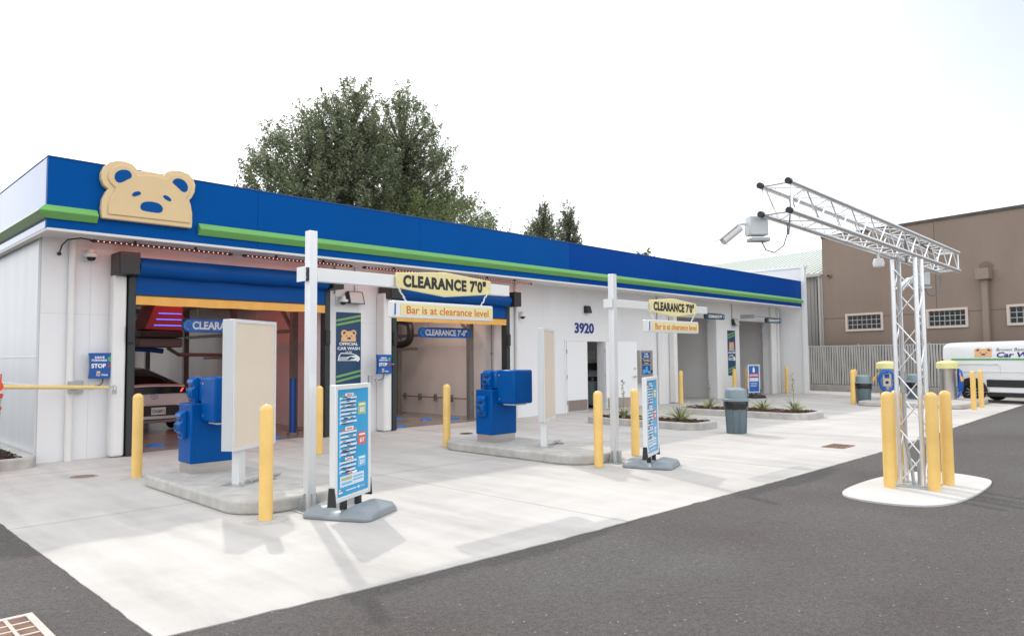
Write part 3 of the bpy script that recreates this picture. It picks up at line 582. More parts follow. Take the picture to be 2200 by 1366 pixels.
def led_strip(x0, x1, y, label, z=3.60, group='red light strips under the soffit', watt=3.2, col=(1, .22, .13), tilt=45, wide=.03):
    t = E('light_strip', label, 'light strip', ((x0+x1)/2, y, z), 0, group); h = (x1-x0)/2
    P('rail', MB().box(-h, h, .012, .045, -.02, .022), m_black, t)
    d = MB(); n = int((x1-x0)/.085)
    for i in range(n):
        x = -h+.05+(2*h-.1)*i/(n-1); d.box(x-.006, x+.006, 0, .0115, -.006, .006)
    P('led', d, m_led, t, smooth=0)
    for k in (-1, 1):
        P('bracket', MB().box(k*h*.45-.015, k*h*.45+.015, .01, .06, -.03, .067), m_black, t)
        P('plug', MB().cyl((k*h, .03, 0), (k*(h+.06), .03, .0), .035, 10, .015), m_black, t)
    la = bpy.data.lights.new('strip_glow', 'AREA'); la.shape = 'RECTANGLE'; la.size = 2*h; la.size_y = wide; la.energy = watt; la.color = col
    lo = bpy.data.objects.new('strip_glow', la); COL.objects.link(lo); lo.parent = t; lo.location = (0, -.02, -.03); lo.rotation_euler = (R(tilt), 0, 0)
led_strip(3.5, 5.75, 13.0, 'red light strip under the soffit beside the left dome camera')
led_strip(6.05, 8.35, 13.0, 'red light strip running behind the tall nearest sign post')
led_strip(8.72, 11.5, 13.0, 'red light strip above the nearer yellow clearance sign')
led_strip(11.75, 13.95, 13.0, 'red light strip nearest the wall lamp, dimmer and above the second bay corner')
led_strip(5.0, 7.6, 14.6, 'unseen red light strip added under the ceiling to brighten the car bay', 3.78, 'unseen light strips added to brighten the bays', 20, (1, .32, .26), 25, .08)  # out of sight, added to lift the bay's warm light
led_strip(10.2, 12.8, 15.0, 'unseen light strip added under the ceiling to brighten the empty second bay', 3.78, 'unseen light strips added to brighten the bays', 62, (1, .74, .64), 15, .08)  # also unseen, added because the bay is too dark without it
t = E('cable', 'black cable dropping from the soffit to the wall corner', 'cable', (3.2, 13.3, 3.5))
P('wire', MB().tube([(.24, -.3, .11), (.1, -.25, .13), (-.02, .0, .12), (-.05, .2, .05), (-.06, .33, -.08)], .012, 6), m_black, t)
P('grommet', MB().cyl((-.06, .345, -.08), (-.06, .30, -.08), .03, 10), m_black, t)

vd = E('vending_machine', 'steel wall vending cabinet with blue and black stickers by the door', 'vending machine', (19.55, 13.40, .78))
P('cabinet', MB().box(0, .72, 0, .245, 0, 1.05), m_steel, vd, bevel=.01)
P('sticker', MB().box(.10, .56, -.004, 0, .80, .98).box(.10, .56, -.004, 0, .26, .56), m_signblue, vd, smooth=0)
P('sticker', MB().box(.10, .56, -.004, 0, .60, .77), m_ink, vd, smooth=0)
P('lettering', MB().text('CAR', (.33, -.004, .93), X_, Z_, .22, .06, .003, .02).text('CARE', (.33, -.004, .85), X_, Z_, .27, .06, .003, .02).text('Vending', (.33, -.004, .715), X_, Z_, .38, .07, .003, .01).text('Center', (.33, -.004, .64), X_, Z_, .27, .05, .003, .01), m_whiteink, vd, smooth=0)
P('product_print', MB().box(.13, .27, -.007, -.0045, .29, .42).box(.29, .40, -.007, -.0045, .33, .52).box(.42, .54, -.007, -.0045, .29, .38), m_aqua, vd, smooth=0)
P('coin_slot', MB().box(.60, .68, -.012, 0, .30, .40).box(.30, .62, -.010, 0, .02, .06), m_black, vd)

def height_bar(loc, label):
    t = E('height_bar', label, 'sign', loc, 0, 'small navy clearance bars over the grey bays')
    P('bar', MB().plate(rrect(0, 1.42, -.1, .1, .09, 4), (0, 0, 0), X_, Z_, .09), mat('navy_height_bar', (.012, .05, .085), .4), t, bevel=.01)
    P('lettering', MB().text("CLEARANCE 9'9\"", (.70, -.09, 0), X_, Z_, 1.0, .115, .004, .03), m_whiteink, t, smooth=0)
    P('emblem', MB().cyl((1.32, -.092, 0), (1.32, -.096, 0), .06, 12), m_aqua, t)
    P('bracket', MB().box(-.9, 1.3, -.03, 0, .105, .135).box(-.98, -.9, -.03, .55, .05, .20), m_galv, t)
    P('chain', MB().cyl((.12, -.02, .09), (.12, -.02, .12), .012, 6).cyl((1.3, -.02, .09), (1.3, -.02, .12), .012, 6), m_galv, t)
height_bar((23.10, 13.1, 3.06), "navy clearance bar over the wider grey bay beside the pier")
height_bar((27.95, 13.1, 3.06), "navy clearance bar over the end grey bay by the wing wall")

# ------------------------------------------------------------------ inside the wash bays
def bay_frame(x, y, label, y1=26.5):
    t = E('wash_gantry_frame', label, 'frame', (x, y, 0), 0, 'steel gantry frames inside the wash bays')
    for yy in (0, 3.2, 6.4, 9.6):
        P('post', MB().box(-.07, .07, yy-.07, yy+.07, 0, 3.1), m_frame, t, smooth=0)
        P('base_plate', MB().box(-.14, .14, yy-.14, yy+.14, 0.0, .015), m_frame, t, smooth=0)
    P('top_rail', MB().box(-.06, .06, -.1, 11, 3.10, 3.26), m_frame, t, smooth=0)
    for ya, yb in ((.071, 3.12), (3.28, 6.32)): P('side_rail', MB().box(-.05, .05, ya, yb, 2.26, 2.34), m_frame, t, smooth=0)
    P('brace', MB().obox((0, .48, 2.72), (.04, 0, 0), (0, .38, .38), (0, .02, -.02)), m_frame, t, smooth=0)
    for ya in (3.1, 6.3): P('cross_beam', MB().box(-3.6, -.065, ya, ya+.15, 2.95, 3.08), m_frame, t, smooth=0)
    return t
bay_frame(8.3, 15.3, 'dull steel gantry frame along the wall of the car bay')
bay_frame(12.95, 14.35, 'dull steel gantry frame along the wall of the empty bay')
def hang_sign(loc, label):
    t = E('hanging_sign', label, 'sign', loc, 0, 'blue hanging clearance signs in the bays')
    P('board', MB().plate(rrect(0, 1.73, -.13, .13, .12, 5), (0, 0, 0), X_, Z_, .08), m_wetblue, t, bevel=.015)
    P('lettering', MB().text("CLEARANCE 7'-0\"", (.88, -.08, 0), X_, Z_, 1.40, .165, .005, .035), m_whiteink, t, smooth=0)
    P('splash_print', MB().tube([(.10+.07*math.cos(R(a)), -.083, .0+.08*math.sin(R(a))) for a in range(40, 300, 20)], .012, 5).tube([(1.60+.05*math.cos(R(a)), -.083, -.02+.06*math.sin(R(a))) for a in range(-120, 120, 20)], .009, 5), m_aqua, t)
    P('cord', MB().cyl((.3, -.04, .12), (.27, -.04, .55), .006, 5).cyl((1.5, -.04, .12), (1.53, -.04, .55), .006, 5), m_galv, t)
hang_sign((5.34, 14.2, 2.315), 'blue hanging clearance sign in the bay with the white car')
hang_sign((11.06, 14.2, 2.285), 'blue hanging clearance sign in the empty second bay')
wm = E('wash_machine', 'red overhead wash machine with three blue light bars above the car', 'machine', (5.5, 18.5, 2.0))
P('housing', MB().plate([(.30, .36), (1.16, .33), (1.16, .92), (.52, .95)], (0, 0, 0), X_, Z_, .9, -.0), m_machine, wm, bevel=.02)
for z in (.46, .60, .74): P('light_bar', MB().box(.50+(z-.46)*.35, 1.12, -.912, -.905, z-.012, z+.012), m_ledb, wm, smooth=0)
P('lower_cowl', MB().box(.22, 1.16, -.92, .0, .18, .328), m_black, wm, bevel=.015)
P('carriage', MB().box(.2, 1.2, -.8, .1, -.05, .17), m_machgrey, wm, bevel=.03)
P('spray_boom', MB().tube([(1.0, -.4, -.06), (1.25, -.4, -.22), (2.4, -.4, -.24), (3.0, -.4, -.20)], .045, 8).box(1.9, 2.3, -.5, -.3, -.34, -.29).box(2.6, 2.9, -.5, -.3, -.34, -.29), m_machgrey, wm)
P('brush_holder', MB().tube([(.15, -.5, -.08), (.55, -.5, -.10), (.85, -.5, -.14)], .06, 8), m_bollblue, wm)
bl = bpy.data.lights.new('bay_red_fill', 'AREA'); bl.size = .8; bl.energy = 16; bl.color = (1, .10, .07)
bo = bpy.data.objects.new('bay_red_fill', bl); COL.objects.link(bo); bo.parent = wm; bo.location = (1.0, -1.6, 1.55); bo.rotation_euler = (0, R(-20), 0)  # unseen red lamp added for the bay's red cast, not the machine's own
br = E('wash_brush', 'tall dark blue hanging wash brush at the left of the car', 'brush', (5.75, 19.0, .95))
P('core', MB().cyl((0, 0, 0), (0, 0, 1.05), .03, 8), m_frame, br)
bb = MB()
for i in range(160):
    a = random.random()*6.28; z = random.random(); r_ = .12+.05*random.random()
    bb.obox((.6*r_*math.cos(a), .6*r_*math.sin(a), z), (r_*.5*math.cos(a), r_*.5*math.sin(a), 0), (-.02*math.sin(a), .02*math.cos(a), 0), (0, 0, .05))
P('bristles', bb, m_bollblue, br, smooth=0)
dr = E('dryer_hood', 'black oval dryer hood hanging in the empty second bay', 'dryer', (12.6, 17.4, 2.02))
P('hood_ring', MB().tube([(.0, .9*math.copysign(abs(math.cos(R(a)))**.6, math.cos(R(a))), .36+.36*math.copysign(abs(math.sin(R(a)))**.6, math.sin(R(a)))) for a in range(0, 360, 15)], .10, 10, True), m_black, dr)
P('support_bar', MB().box(-.06, .06, -1.3, 1.0, -.16, -.08).box(-.03, .03, -.02, .02, .75, 1.1), m_frame, dr, smooth=0)
wr = E('wash_rail', 'thin dark pipe with four clips along the low wall of the empty bay', 'rail', (13.32, 14.7, .50))
P('pipe', MB().cyl((0, 0, 0), (0, 3.3, 0), .015, 8), m_frame, wr)
for i in range(5): P('clip', MB().box(-.03, .05, .12+i*.72, .18+i*.72, -.11, .09), m_frame, wr, smooth=0)
pc = E('wall_pipe', 'thin dark vertical pipe on the wall inside the second bay', 'pipe', (13.40, 13.98, 0))
P('pipe', MB().cyl((0, 0, .9), (0, 0, 2.8), .016, 8), m_frame, pc)
P('joint', MB().cyl((0, 0, 1.72), (0, 0, 1.78), .03, 8).cyl((0, 0, .9), (0, 0, .96), .03, 8), m_frame, pc)
for i, (x, y, lb) in enumerate(((5.05, 14.6, 'blue rubber floor marker nearest the car behind the left yellow post'), (7.2, 14.1, 'blue rubber floor marker beside the blue post in the car bay'), (10.35, 13.95, 'blue rubber floor marker at the left edge of the empty bay'), (11.6, 15.8, 'blue rubber floor marker deep in the empty bay, furthest in'), (12.05, 15.1, 'blue rubber floor marker in the middle of the empty bay'), (12.6, 14.6, 'blue rubber floor marker by the steel post of the empty bay'))):
    tag(P('floor_marker', MB().lathe([(0, .045), (.06, .04), (.13, .02), (.15, .0)], x, y, 14, .006, 1.2, .7), m_brightblue), lb, 'marker', 'blue floor markers in the wash bays')
for x, y, lb in ((7.80, 14.40, 'blue post inside the car bay beside the steel frame'), (13.15, 14.05, 'blue post inside the second bay behind the pay kiosk')):
    t = E('post', lb, 'post', (x, y, 0), 0, 'blue guard posts inside the bays')
    P('sleeve', MB().cyl((0, 0, .06), (0, 0, 1.22), .07, 16), m_bollblue, t)
    P('base_plate', MB().cyl((0, 0, .006), (0, 0, .06), .12, 12).cyl((.0, -.15, .02), (.45, .6, .02), .02, 6), m_frame, t)

# car in the first bay (rear faces the camera)
car = E('parked_car', 'white hatchback seen from behind inside the first wash bay', 'car', (5.85, 17.2, .02), 0)
CY = [0, .12, .30, .55, .85, 1.15, 1.6, 2.2, 2.8, 3.2, 3.6, 4.0, 4.4]
CT = [.99, 1.05, 1.13, 1.235, 1.335, 1.41, 1.46, 1.46, 1.36, 1.18, .99, .88, .74]
CW = [.80, .885, .90, .905, .905, .905, .905, .905, .90, .89, .87, .84, .76]
def lerp_(l, y):
    for i in range(len(CY)-1):
        if CY[i] <= y <= CY[i+1]: return l[i]+(l[i+1]-l[i])*(y-CY[i])/(CY[i+1]-CY[i])
    return l[-1]
def top_pt(y, t, off=0):
    w_ = lerp_(CW, y); zt_ = lerp_(CT, y); zb_ = min(.90, zt_-.06); c, s_ = math.cos(t), math.sin(t); hh = zt_-zb_
    sh_ = .55+.45*max(0, 1-hh/.5)
    return (math.copysign(abs(c)**.55, c)*w_*(1-(1-sh_)*abs(s_)**1.3*1.0)+off*c, y-off*.4*(y < 1.4), zb_+hh*abs(s_)**.8+off)
secs = []
for y in CY:
    w_ = lerp_(CW, y); e_ = .10 if y < .05 or y > 4.2 else 0
    q = [(w_-.30, y, .20+e_), (w_-.03, y, .24+e_), (w_+.005, y, .45), (w_+.01, y, .64)]
    q = q+[top_pt(y, R(a)) for a in range(0, 181, 12)]+[(-x, yy, z) for x, yy, z in reversed(q)]
    secs.append(q)
P('body', MB().loft(secs), m_carw, car, smooth=50)
def patch(y0, y1, t0, t1, off, ny=6, nt_=14):
    mb = MB(); V = [top_pt(y0+(y1-y0)*j/ny, R(t0+(t1-t0)*i/nt_), off) for j in range(ny+1) for i in range(nt_+1)]
    mb.add(V, [(j*(nt_+1)+i, j*(nt_+1)+i+1, (j+1)*(nt_+1)+i+1, (j+1)*(nt_+1)+i) for j in range(ny) for i in range(nt_)]); return mb
P('roof_panel', patch(1.16, 2.2, 38, 142, .008), m_carred, car, smooth=60)
P('rear_window', patch(.17, 1.1, 40, 140, .008), m_dark, car, smooth=60)
P('side_window', patch(.75, 2.9, 12, 30, .008), m_dark, car, smooth=60)
P('rear_window', MB().plate([(-.80, .865), (.80, .865), (.70, 1.0), (.55, 1.02), (-.55, 1.02), (-.70, 1.0)], (0, .012, 0), X_, Z_, .05), m_dark, car)
P('spoiler', MB().loft([[(x, .0, 1.035-abs(x)*.03), (x, .15, 1.075-abs(x)*.03), (x, .15, 1.09-abs(x)*.03), (x, .0, 1.06-abs(x)*.03)] for x in (-.72, -.4, 0, .4, .72)]), m_carw, car)
for s in (-1, 1): P('tail_light', MB().plate([(s*.60, .90), (s*.63, .90), (s*.68, .985), (s*.65, .985)], (0, -.04, 0), X_, Z_, .012), m_taillit, car, smooth=0)
P('bumper', MB().plate([(-.80, .28), (.80, .28), (.82, .44), (.76, .56), (.50, .60), (-.50, .60), (-.76, .56), (-.82, .44)], (0, .03, 0), X_, Z_, .09), m_trim, car, bevel=.015)
P('diffuser', MB().box(-.80, .80, -.075, -.061, .30, .37), m_silver, car, bevel=.005)
pl = P('licence_plate', MB().box(-.03, .28, -.072, -.063, .40, .56), m_plate, car, smooth=0)
P('lettering', MB().text('CNG8072', (.125, -.072, .475), X_, Z_, .27, .075, .004, .02), m_plateink, pl, smooth=0)
P('emblem', MB().tube([(.055+.075*math.cos(R(a)), -.012, .79+.045*math.sin(R(a))) for a in range(0, 360, 24)], .008, 6, True).obox((.035, -.012, .79), (.012, 0, .035), (0, .006, 0), (.008, 0, -.003)).obox((.075, -.012, .79), (.012, 0, .035), (0, .006, 0), (.008, 0, -.003)).obox((.055, -.012, .79), (.025, 0, .004), (0, .006, 0), (0, 0, .006)), m_silver, car)
def wheel(par, x, y, z, r, wd, axis='x', rimm=None):
    a = Vector(X_ if axis == 'x' else Y_); c = Vector((x, y, z)); t_ = MB()
    prof = [(r*.62, -wd/2), (r*.93, -wd/2), (r, -wd*.36), (r, wd*.36), (r*.93, wd/2), (r*.62, wd/2)]
    def lay(mb, prof, n=26):
        q = MB().lathe(prof, 0, 0, n); mb.add([c+(Vector((p[2], p[0], p[1])) if axis == 'x' else Vector((p[0], p[2], p[1]))) for p in q.v], q.f); return mb
    w_ = P('wheel', lay(MB(), [(0, -wd*.40), (r*.30, -wd*.42), (r*.58, -wd*.30), (r*.64, -wd*.48), (r*.64, wd*.48), (r*.58, wd*.3), (r*.3, wd*.42), (0, wd*.40)]), rimm or m_rim, par)
    P('tyre', lay(t_, prof), m_tyre, w_)
    sp = MB()
    for k in range(10):
        an = k*math.pi/5; d = Vector((0, math.cos(an), math.sin(an))) if axis == 'x' else Vector((math.cos(an), 0, math.sin(an)))
        sp.cyl(c+d*r*.2-a*wd*.44, c+d*r*.6-a*wd*.44, .018, 6)
    P('spoke', sp, m_galv if rimm is None else rimm, w_)
for x in (-.80, .80):
    for y in (.85, 3.55): wheel(car, x, y, .32, .32, .22)

# closet contents
tr0 = E('trash_can', 'blue grey bin on casters inside the open equipment room door', 'trash can', (18.42, 14.5, 0), 0, 'grey bins')
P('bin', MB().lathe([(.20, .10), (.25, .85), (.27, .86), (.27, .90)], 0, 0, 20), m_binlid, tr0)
P('liner', MB().lathe([(.275, .86), (.28, .93), (.25, .98), (.2, .93)], 0, 0, 20), m_bag, tr0)
P('caster', MB().cyl((-.15, -.1, .05), (-.1, -.1, .05), .05, 10).cyl((.1, -.1, .05), (.15, -.1, .05), .05, 10).cyl((0, .15, .05), (.05, .15, .05), .05, 10), m_black, tr0)
t = E('wall_equipment', 'black equipment box with cable on the equipment room wall', 'equipment box', (18.885, 14.9, 1.2), -90)
P('box', MB().box(-.15, .3, -.2, 0, 0, .22), m_black, t, bevel=.01)
P('panel', MB().box(-.1, .2, -.06, 0, .36, .66), m_campl, t, bevel=.01)
P('upper_box', MB().box(-.2, .5, -.4, 0, 1.0, 1.4), m_black, t, bevel=.02)
P('cable', MB().tube([(.45, -.1, .4), (.5, -.1, .1), (.55, -.1, -.2), (.65, -.1, 0), (.66, -.1, .5)], .02, 6), m_black, t)

# ------------------------------------------------------------------ bollards
def bollard(loc, label, group, h=1.18, r=.069, foot=False):
    t = E('bollard', label, 'bollard', (*loc, 0), 0, group)
    prof = [(r*.97, .004), (r, .05), (r, h-r*.95)]+[(r*math.cos(R(a)), h-r*.95+r*.95*math.sin(R(a))) for a in (15, 30, 45, 60, 75)]+[(0, h)]
    P('sleeve', MB().lathe(prof, 0, 0, 22), m_yellow, t)
    if foot: P('footing', MB().lathe([(0, .006), (.22, .006), (.225, .001)], 0, 0, 28), m_kerb, t)
    return t
GA, GB, GC, GD = 'yellow bollards in front of the bays', 'four yellow bollards round the truss column', 'yellow bollards round the vacuums', 'yellow bollards in front of the bays'
bollard((3.52, 10.88), 'yellow bollard in front of the car, left of the first kiosk', GA, foot=True)
bollard((3.51, 7.02), 'nearest yellow bollard, at the kerb end by the beige panel', GA, foot=True)
bollard((6.54, 11.16), 'yellow bollard behind the tall nearest sign post', GA)
bollard((8.66, 10.25), 'yellow bollard in front of the empty second bay', GA, 1.155)
bollard((8.56, 6.64), 'yellow bollard just left of the farther clearance sign post', GA, 1.13)
bollard((9.95, 6.95), 'yellow bollard between the farther sign post and its menu board', GA, 1.10)
bollard((21.46, 13.08), 'yellow bollard in front of the wider grey bay', GA, 1.14)
bollard((25.43, 13.17), 'yellow bollard in front of the navy banner pier, above the bin lid', GA, 1.14)
bollard((26.5, 13.2), 'yellow bollard at the left edge of the end grey bay', GA, 1.14)
bollard((30.06, 13.17), 'yellow bollard beside the white wing wall', GA, 1.13)
bollard((9.57, 2.94), 'leftmost yellow bollard of the four round the truss column', GB)
bollard((9.69, 2.48), 'front yellow bollard of the four round the truss column', GB)
bollard((10.21, 2.46), 'rightmost yellow bollard of the four round the truss column', GB)
bollard((10.10, 2.98), 'yellow bollard hidden partly behind the truss column', GB)
bollard((24.84, 8.66), 'yellow bollard touching the left side of the far grey bin', GC, 1.13)
bollard((25.9, 8.95), 'yellow bollard behind the far grey bin', GC, 1.13)
bollard((24.35, 5.13), 'yellow bollard in front of the van rear wheel, nearer of the two', GC, 1.13)
bollard((25.5, 5.17), 'yellow bollard in front of the van, farther right of the two', GC, 1.13)

# ------------------------------------------------------------------ islands, kiosks, panels
def island(pts, label, h=.15):
    t = E('concrete_island', label, 'island', (pts[0][0], pts[0][1], 0))
    P('kerb', MB().plate([(x-pts[0][0], y-pts[0][1]) for x, y in pts], (0, 0, 0), X_, Y_, h), m_kerb, t, bevel=.03, seg=3)
def capsule(x0, x1, y0, y1, r): return rrect(x0, x1, y0, y1, r, 8)
island(capsule(3.36, 4.62, 7.24, 10.45, .45), 'raised concrete island carrying the nearer pay kiosk')
island(capsule(8.36, 9.72, 6.82, 10.2, .5), 'raised concrete island carrying the farther pay kiosk')

def kiosk(loc, label):
    k = E('pay_kiosk', label, 'kiosk', loc, 0, 'blue pay kiosks on the islands')
    P('plinth', MB().box(.02, .60, .02, .40, 0, .13), m_steel, k, smooth=0)
    P('cabinet', MB().box(0, .62, 0, .42, .131, .92), m_kiosk, k, bevel=.018)
    P('seam', MB().box(.002, .618, -.003, -.0005, .655, .660).box(.06, .064, -.003, -.0005, .14, .65), m_bollblue, k, smooth=0)
    P('head', MB().box(.15, .60, .02, .40, .921, 1.26), m_kioskl, k, bevel=.05, seg=4)
    P('side_box', MB().box(.13, .60, -.43, .018, .68, 1.27), m_kiosk, k, bevel=.035, seg=3)
    P('box_door', MB().box(.17, .57, -.436, -.4305, .71, 1.24), m_kiosk, k, bevel=.004)
    P('lock', MB().cyl((.131, -.06, 1.18), (.122, -.06, 1.18), .016, 10).cyl((.131, -.06, .76), (.122, -.06, .76), .016, 10).cyl((.151, .06, 1.18), (.142, .06, 1.18), .014, 10), m_steel, k)
    P('underside_lamp', MB().box(.2, .5, -.36, -.08, .655, .679), m_aluw, k)
    def module(z0, y0, x0):
        prof = [(0, 0), (-.055, .0), (-.06, .07), (-.10, .10), (-.105, .19), (-.065, .22), (-.07, .26), (-.095, .28), (-.085, .325), (-.03, .36), (0, .36)]
        md = P('slot_module', MB().plate([(y0, z0), (y0, z0)], (0, 0, 0)) if False else MB().loft([[(x0+a, y, z0+b) for a, b in prof] for y in (y0, y0+.19)]), m_kioskl, k, bevel=.01)
        P('slot', MB().box(x0-.0735, x0-.0665, y0+.05, y0+.14, z0+.225, z0+.25).box(x0-.0645, x0-.057, y0+.05, y0+.14, z0+.03, z0+.052), m_ink, md, smooth=0)
        P('bezel', MB().tube([(x0-.105, y0+.095+.05*math.cos(R(a)), z0+.145+.043*math.sin(R(a))) for a in range(0, 360, 24)], .012, 6, True), m_kioskl, md)
        P('reader', MB().cyl((x0-.103, y0+.095, z0+.145), (x0-.108, y0+.095, z0+.145), .043, 16), m_ink, md)
    module(.46, .12, 0); module(.905, .12, .15)
    return k
k1 = kiosk((3.76, 9.62, .15), 'blue pay kiosk on the nearer island behind the beige panel')
dup(k1, (8.72, 9.10, .15), 0, 'blue pay kiosk on the farther island before the second bay')

def beige_panel(loc, rz, label, wd, th):
    t = E('display_board', label, 'panel', loc, rz, 'beige backed panels on the islands')
    P('cabinet', MB().box(-.02, wd-.02, -th/2, th/2, .42, 1.97), m_panelframe, t, bevel=.008)
    P('face', MB().box(.015, wd-.055, -th/2-.004, -th/2+.002, .46, 1.93), m_beige, t, smooth=0)
    P('face_frame', MB().box(-.022, .015, -th/2-.012, -th/2-.001, .418, 1.972).box(wd-.055, wd-.018, -th/2-.012, -th/2-.001, .418, 1.972).box(.015, wd-.055, -th/2-.012, -th/2-.001, 1.93, 1.972).box(.015, wd-.055, -th/2-.012, -th/2-.001, .418, .46), m_aluw, t, smooth=0)
    P('post', MB().box(.16, .28, -.05, .05, .012, .4195), m_aluw, t, smooth=0)
    P('base_plate', MB().box(.05, .39, -.14, .14, 0, .011), m_galv, t)
    P('conduit', MB().cyl((.3, -.08, .03), (.9, -.14, .03), .02, 8).cyl((.62, -.11, .03), (.7, -.12, .03), .034, 8).cyl((.66, -.1, .03), (.62, -.25, .02), .018, 8), m_galv, t)
    for x in (.1, .34): P('bolt', MB().cyl((x, -.1, .011), (x, -.1, .05), .012, 6), m_galv, t)
beige_panel((3.68, 8.32, .15), 31.5, 'beige panel on a short post on the nearer island', .90, .15)
beige_panel((8.74, 7.95, .15), 30.5, 'beige panel seen edge on, on the farther island', .95, .10)

# ------------------------------------------------------------------ clearance frames
def clearance_frame(loc, label, top, arm0, arm1, alen):
    t = E('clearance_post', label, 'post', loc, 0, 'aluminium clearance gallows posts')
    P('post', MB().box(-.05, .05, -.05, .05, .012, top), m_alu, t, bevel=.006)
    P('arm', MB().box(.051, alen, -.045, .045, arm0, arm1), m_aluw, t, bevel=.006)
    P('clamp_plate', MB().box(-.13, -.115, -.09, .08, arm0-.01, arm1).cyl((-.115, 0, arm0+.04), (-.05, 0, arm0+.04), .012, 8).cyl((-.115, 0, arm1-.04), (-.05, 0, arm1-.04), .012, 8), m_aluw, t)
    P('end_cap', MB().box(-.06, -.0505, -.05, .05, arm0, arm1), m_black, t)
    P('base_plate', MB().box(-.16, .16, -.16, .16, 0, .012), m_galv, t)
    for a in (0, 90, 180, 270):
        c, s = math.cos(R(a)), math.sin(R(a))
        q = [(0, 0), (.09, 0), (.02, .17), (0, .17)]
        P('gusset', MB().plate([(x, z) for x, z in q], (c*.052+s*.004, s*.052-c*.004, .012), (c, s, 0), Z_, .008), m_galv, t)
clearance_frame((4.07, 7.13, 0), 'tall aluminium gallows post nearest the camera', 3.06, 2.50, 2.65, 3.08)
clearance_frame((9.1, 6.74, 0), 'aluminium gallows post on the farther island end', 2.93, 2.41, 2.535, 2.86)
def clearance_sign(x, y, z, w_, label):
    t = E('clearance_sign', label, 'sign', (x, y, z), 0, 'pale yellow clearance signs')
    h = w_
    P('board', MB().plate([(0, 0), (h*.485, -.075), (h, 0), (h, .185), (h*.485, .245), (0, .185)], (0, 0, 0), X_, Z_, .03), m_pale, t, bevel=.012)
    P('lettering', MB().text("CLEARANCE 7'0\"", (h*.50, -.03, .09), X_, Z_, h*.875, .16, .004, .05, 0, 1.12), m_ink, t, smooth=0)
    P('screw', MB().cyl((.03, -.03, .1), (.03, -.036, .1), .012, 8).cyl((h-.03, -.03, .1), (h-.03, -.036, .1), .012, 8), m_aluw, t)
def clearance_bar(x, y, z, w_, ztop, label):
    t = E('clearance_bar', label, 'sign', (x, y, z), 0, 'hanging white clearance bars')
    P('tube', MB().box(0, w_, -.06, .06, 0, .205), m_aluw, t, bevel=.012)
    P('face', MB().box(.10, w_-.01, -.066, -.0605, .035, .17), m_pale, t, smooth=0)
    P('end_strip', MB().box(.012, .03, -.066, -.0605, .03, .17), m_signblue, t, smooth=0)
    P('lettering', MB().text('Bar is at clearance level', (w_*.53, -.066, .098), X_, Z_, w_*.83, .095, .003, .005), m_orangeink, t, smooth=0)
    for a, b in ((.21, .06), (w_-.19, w_-.06)):
        c = MB(); n = 5
        for i in range(n):
            f0 = i/n; f1 = (i+1.25)/n; p0 = Vector((a+(b-a)*f0, -.03, .205+(ztop-.205)*f0)); p1 = Vector((a+(b-a)*min(1, f1), -.03, .205+(ztop-.205)*min(1, f1)))
            c.cyl(p0+Vector((.004, .006*(-1)**i, 0)), p1+Vector((-.004, .006*(-1)**i, 0)), .009, 6)
        P('chain', c, m_aluw, t)
clearance_sign(5.167, 7.074, 2.495, 1.585, 'larger pale yellow clearance sign on the nearest arm')
clearance_bar(5.10, 7.07, 2.132, 1.65, .40, 'white bar with orange writing hanging under the nearest arm')
clearance_sign(10.034, 6.69, 2.385, 1.475, 'smaller pale yellow clearance sign on the farther arm')
clearance_bar(9.93, 6.69, 2.036, 1.58, .38, 'white bar with orange writing hanging under the farther arm')

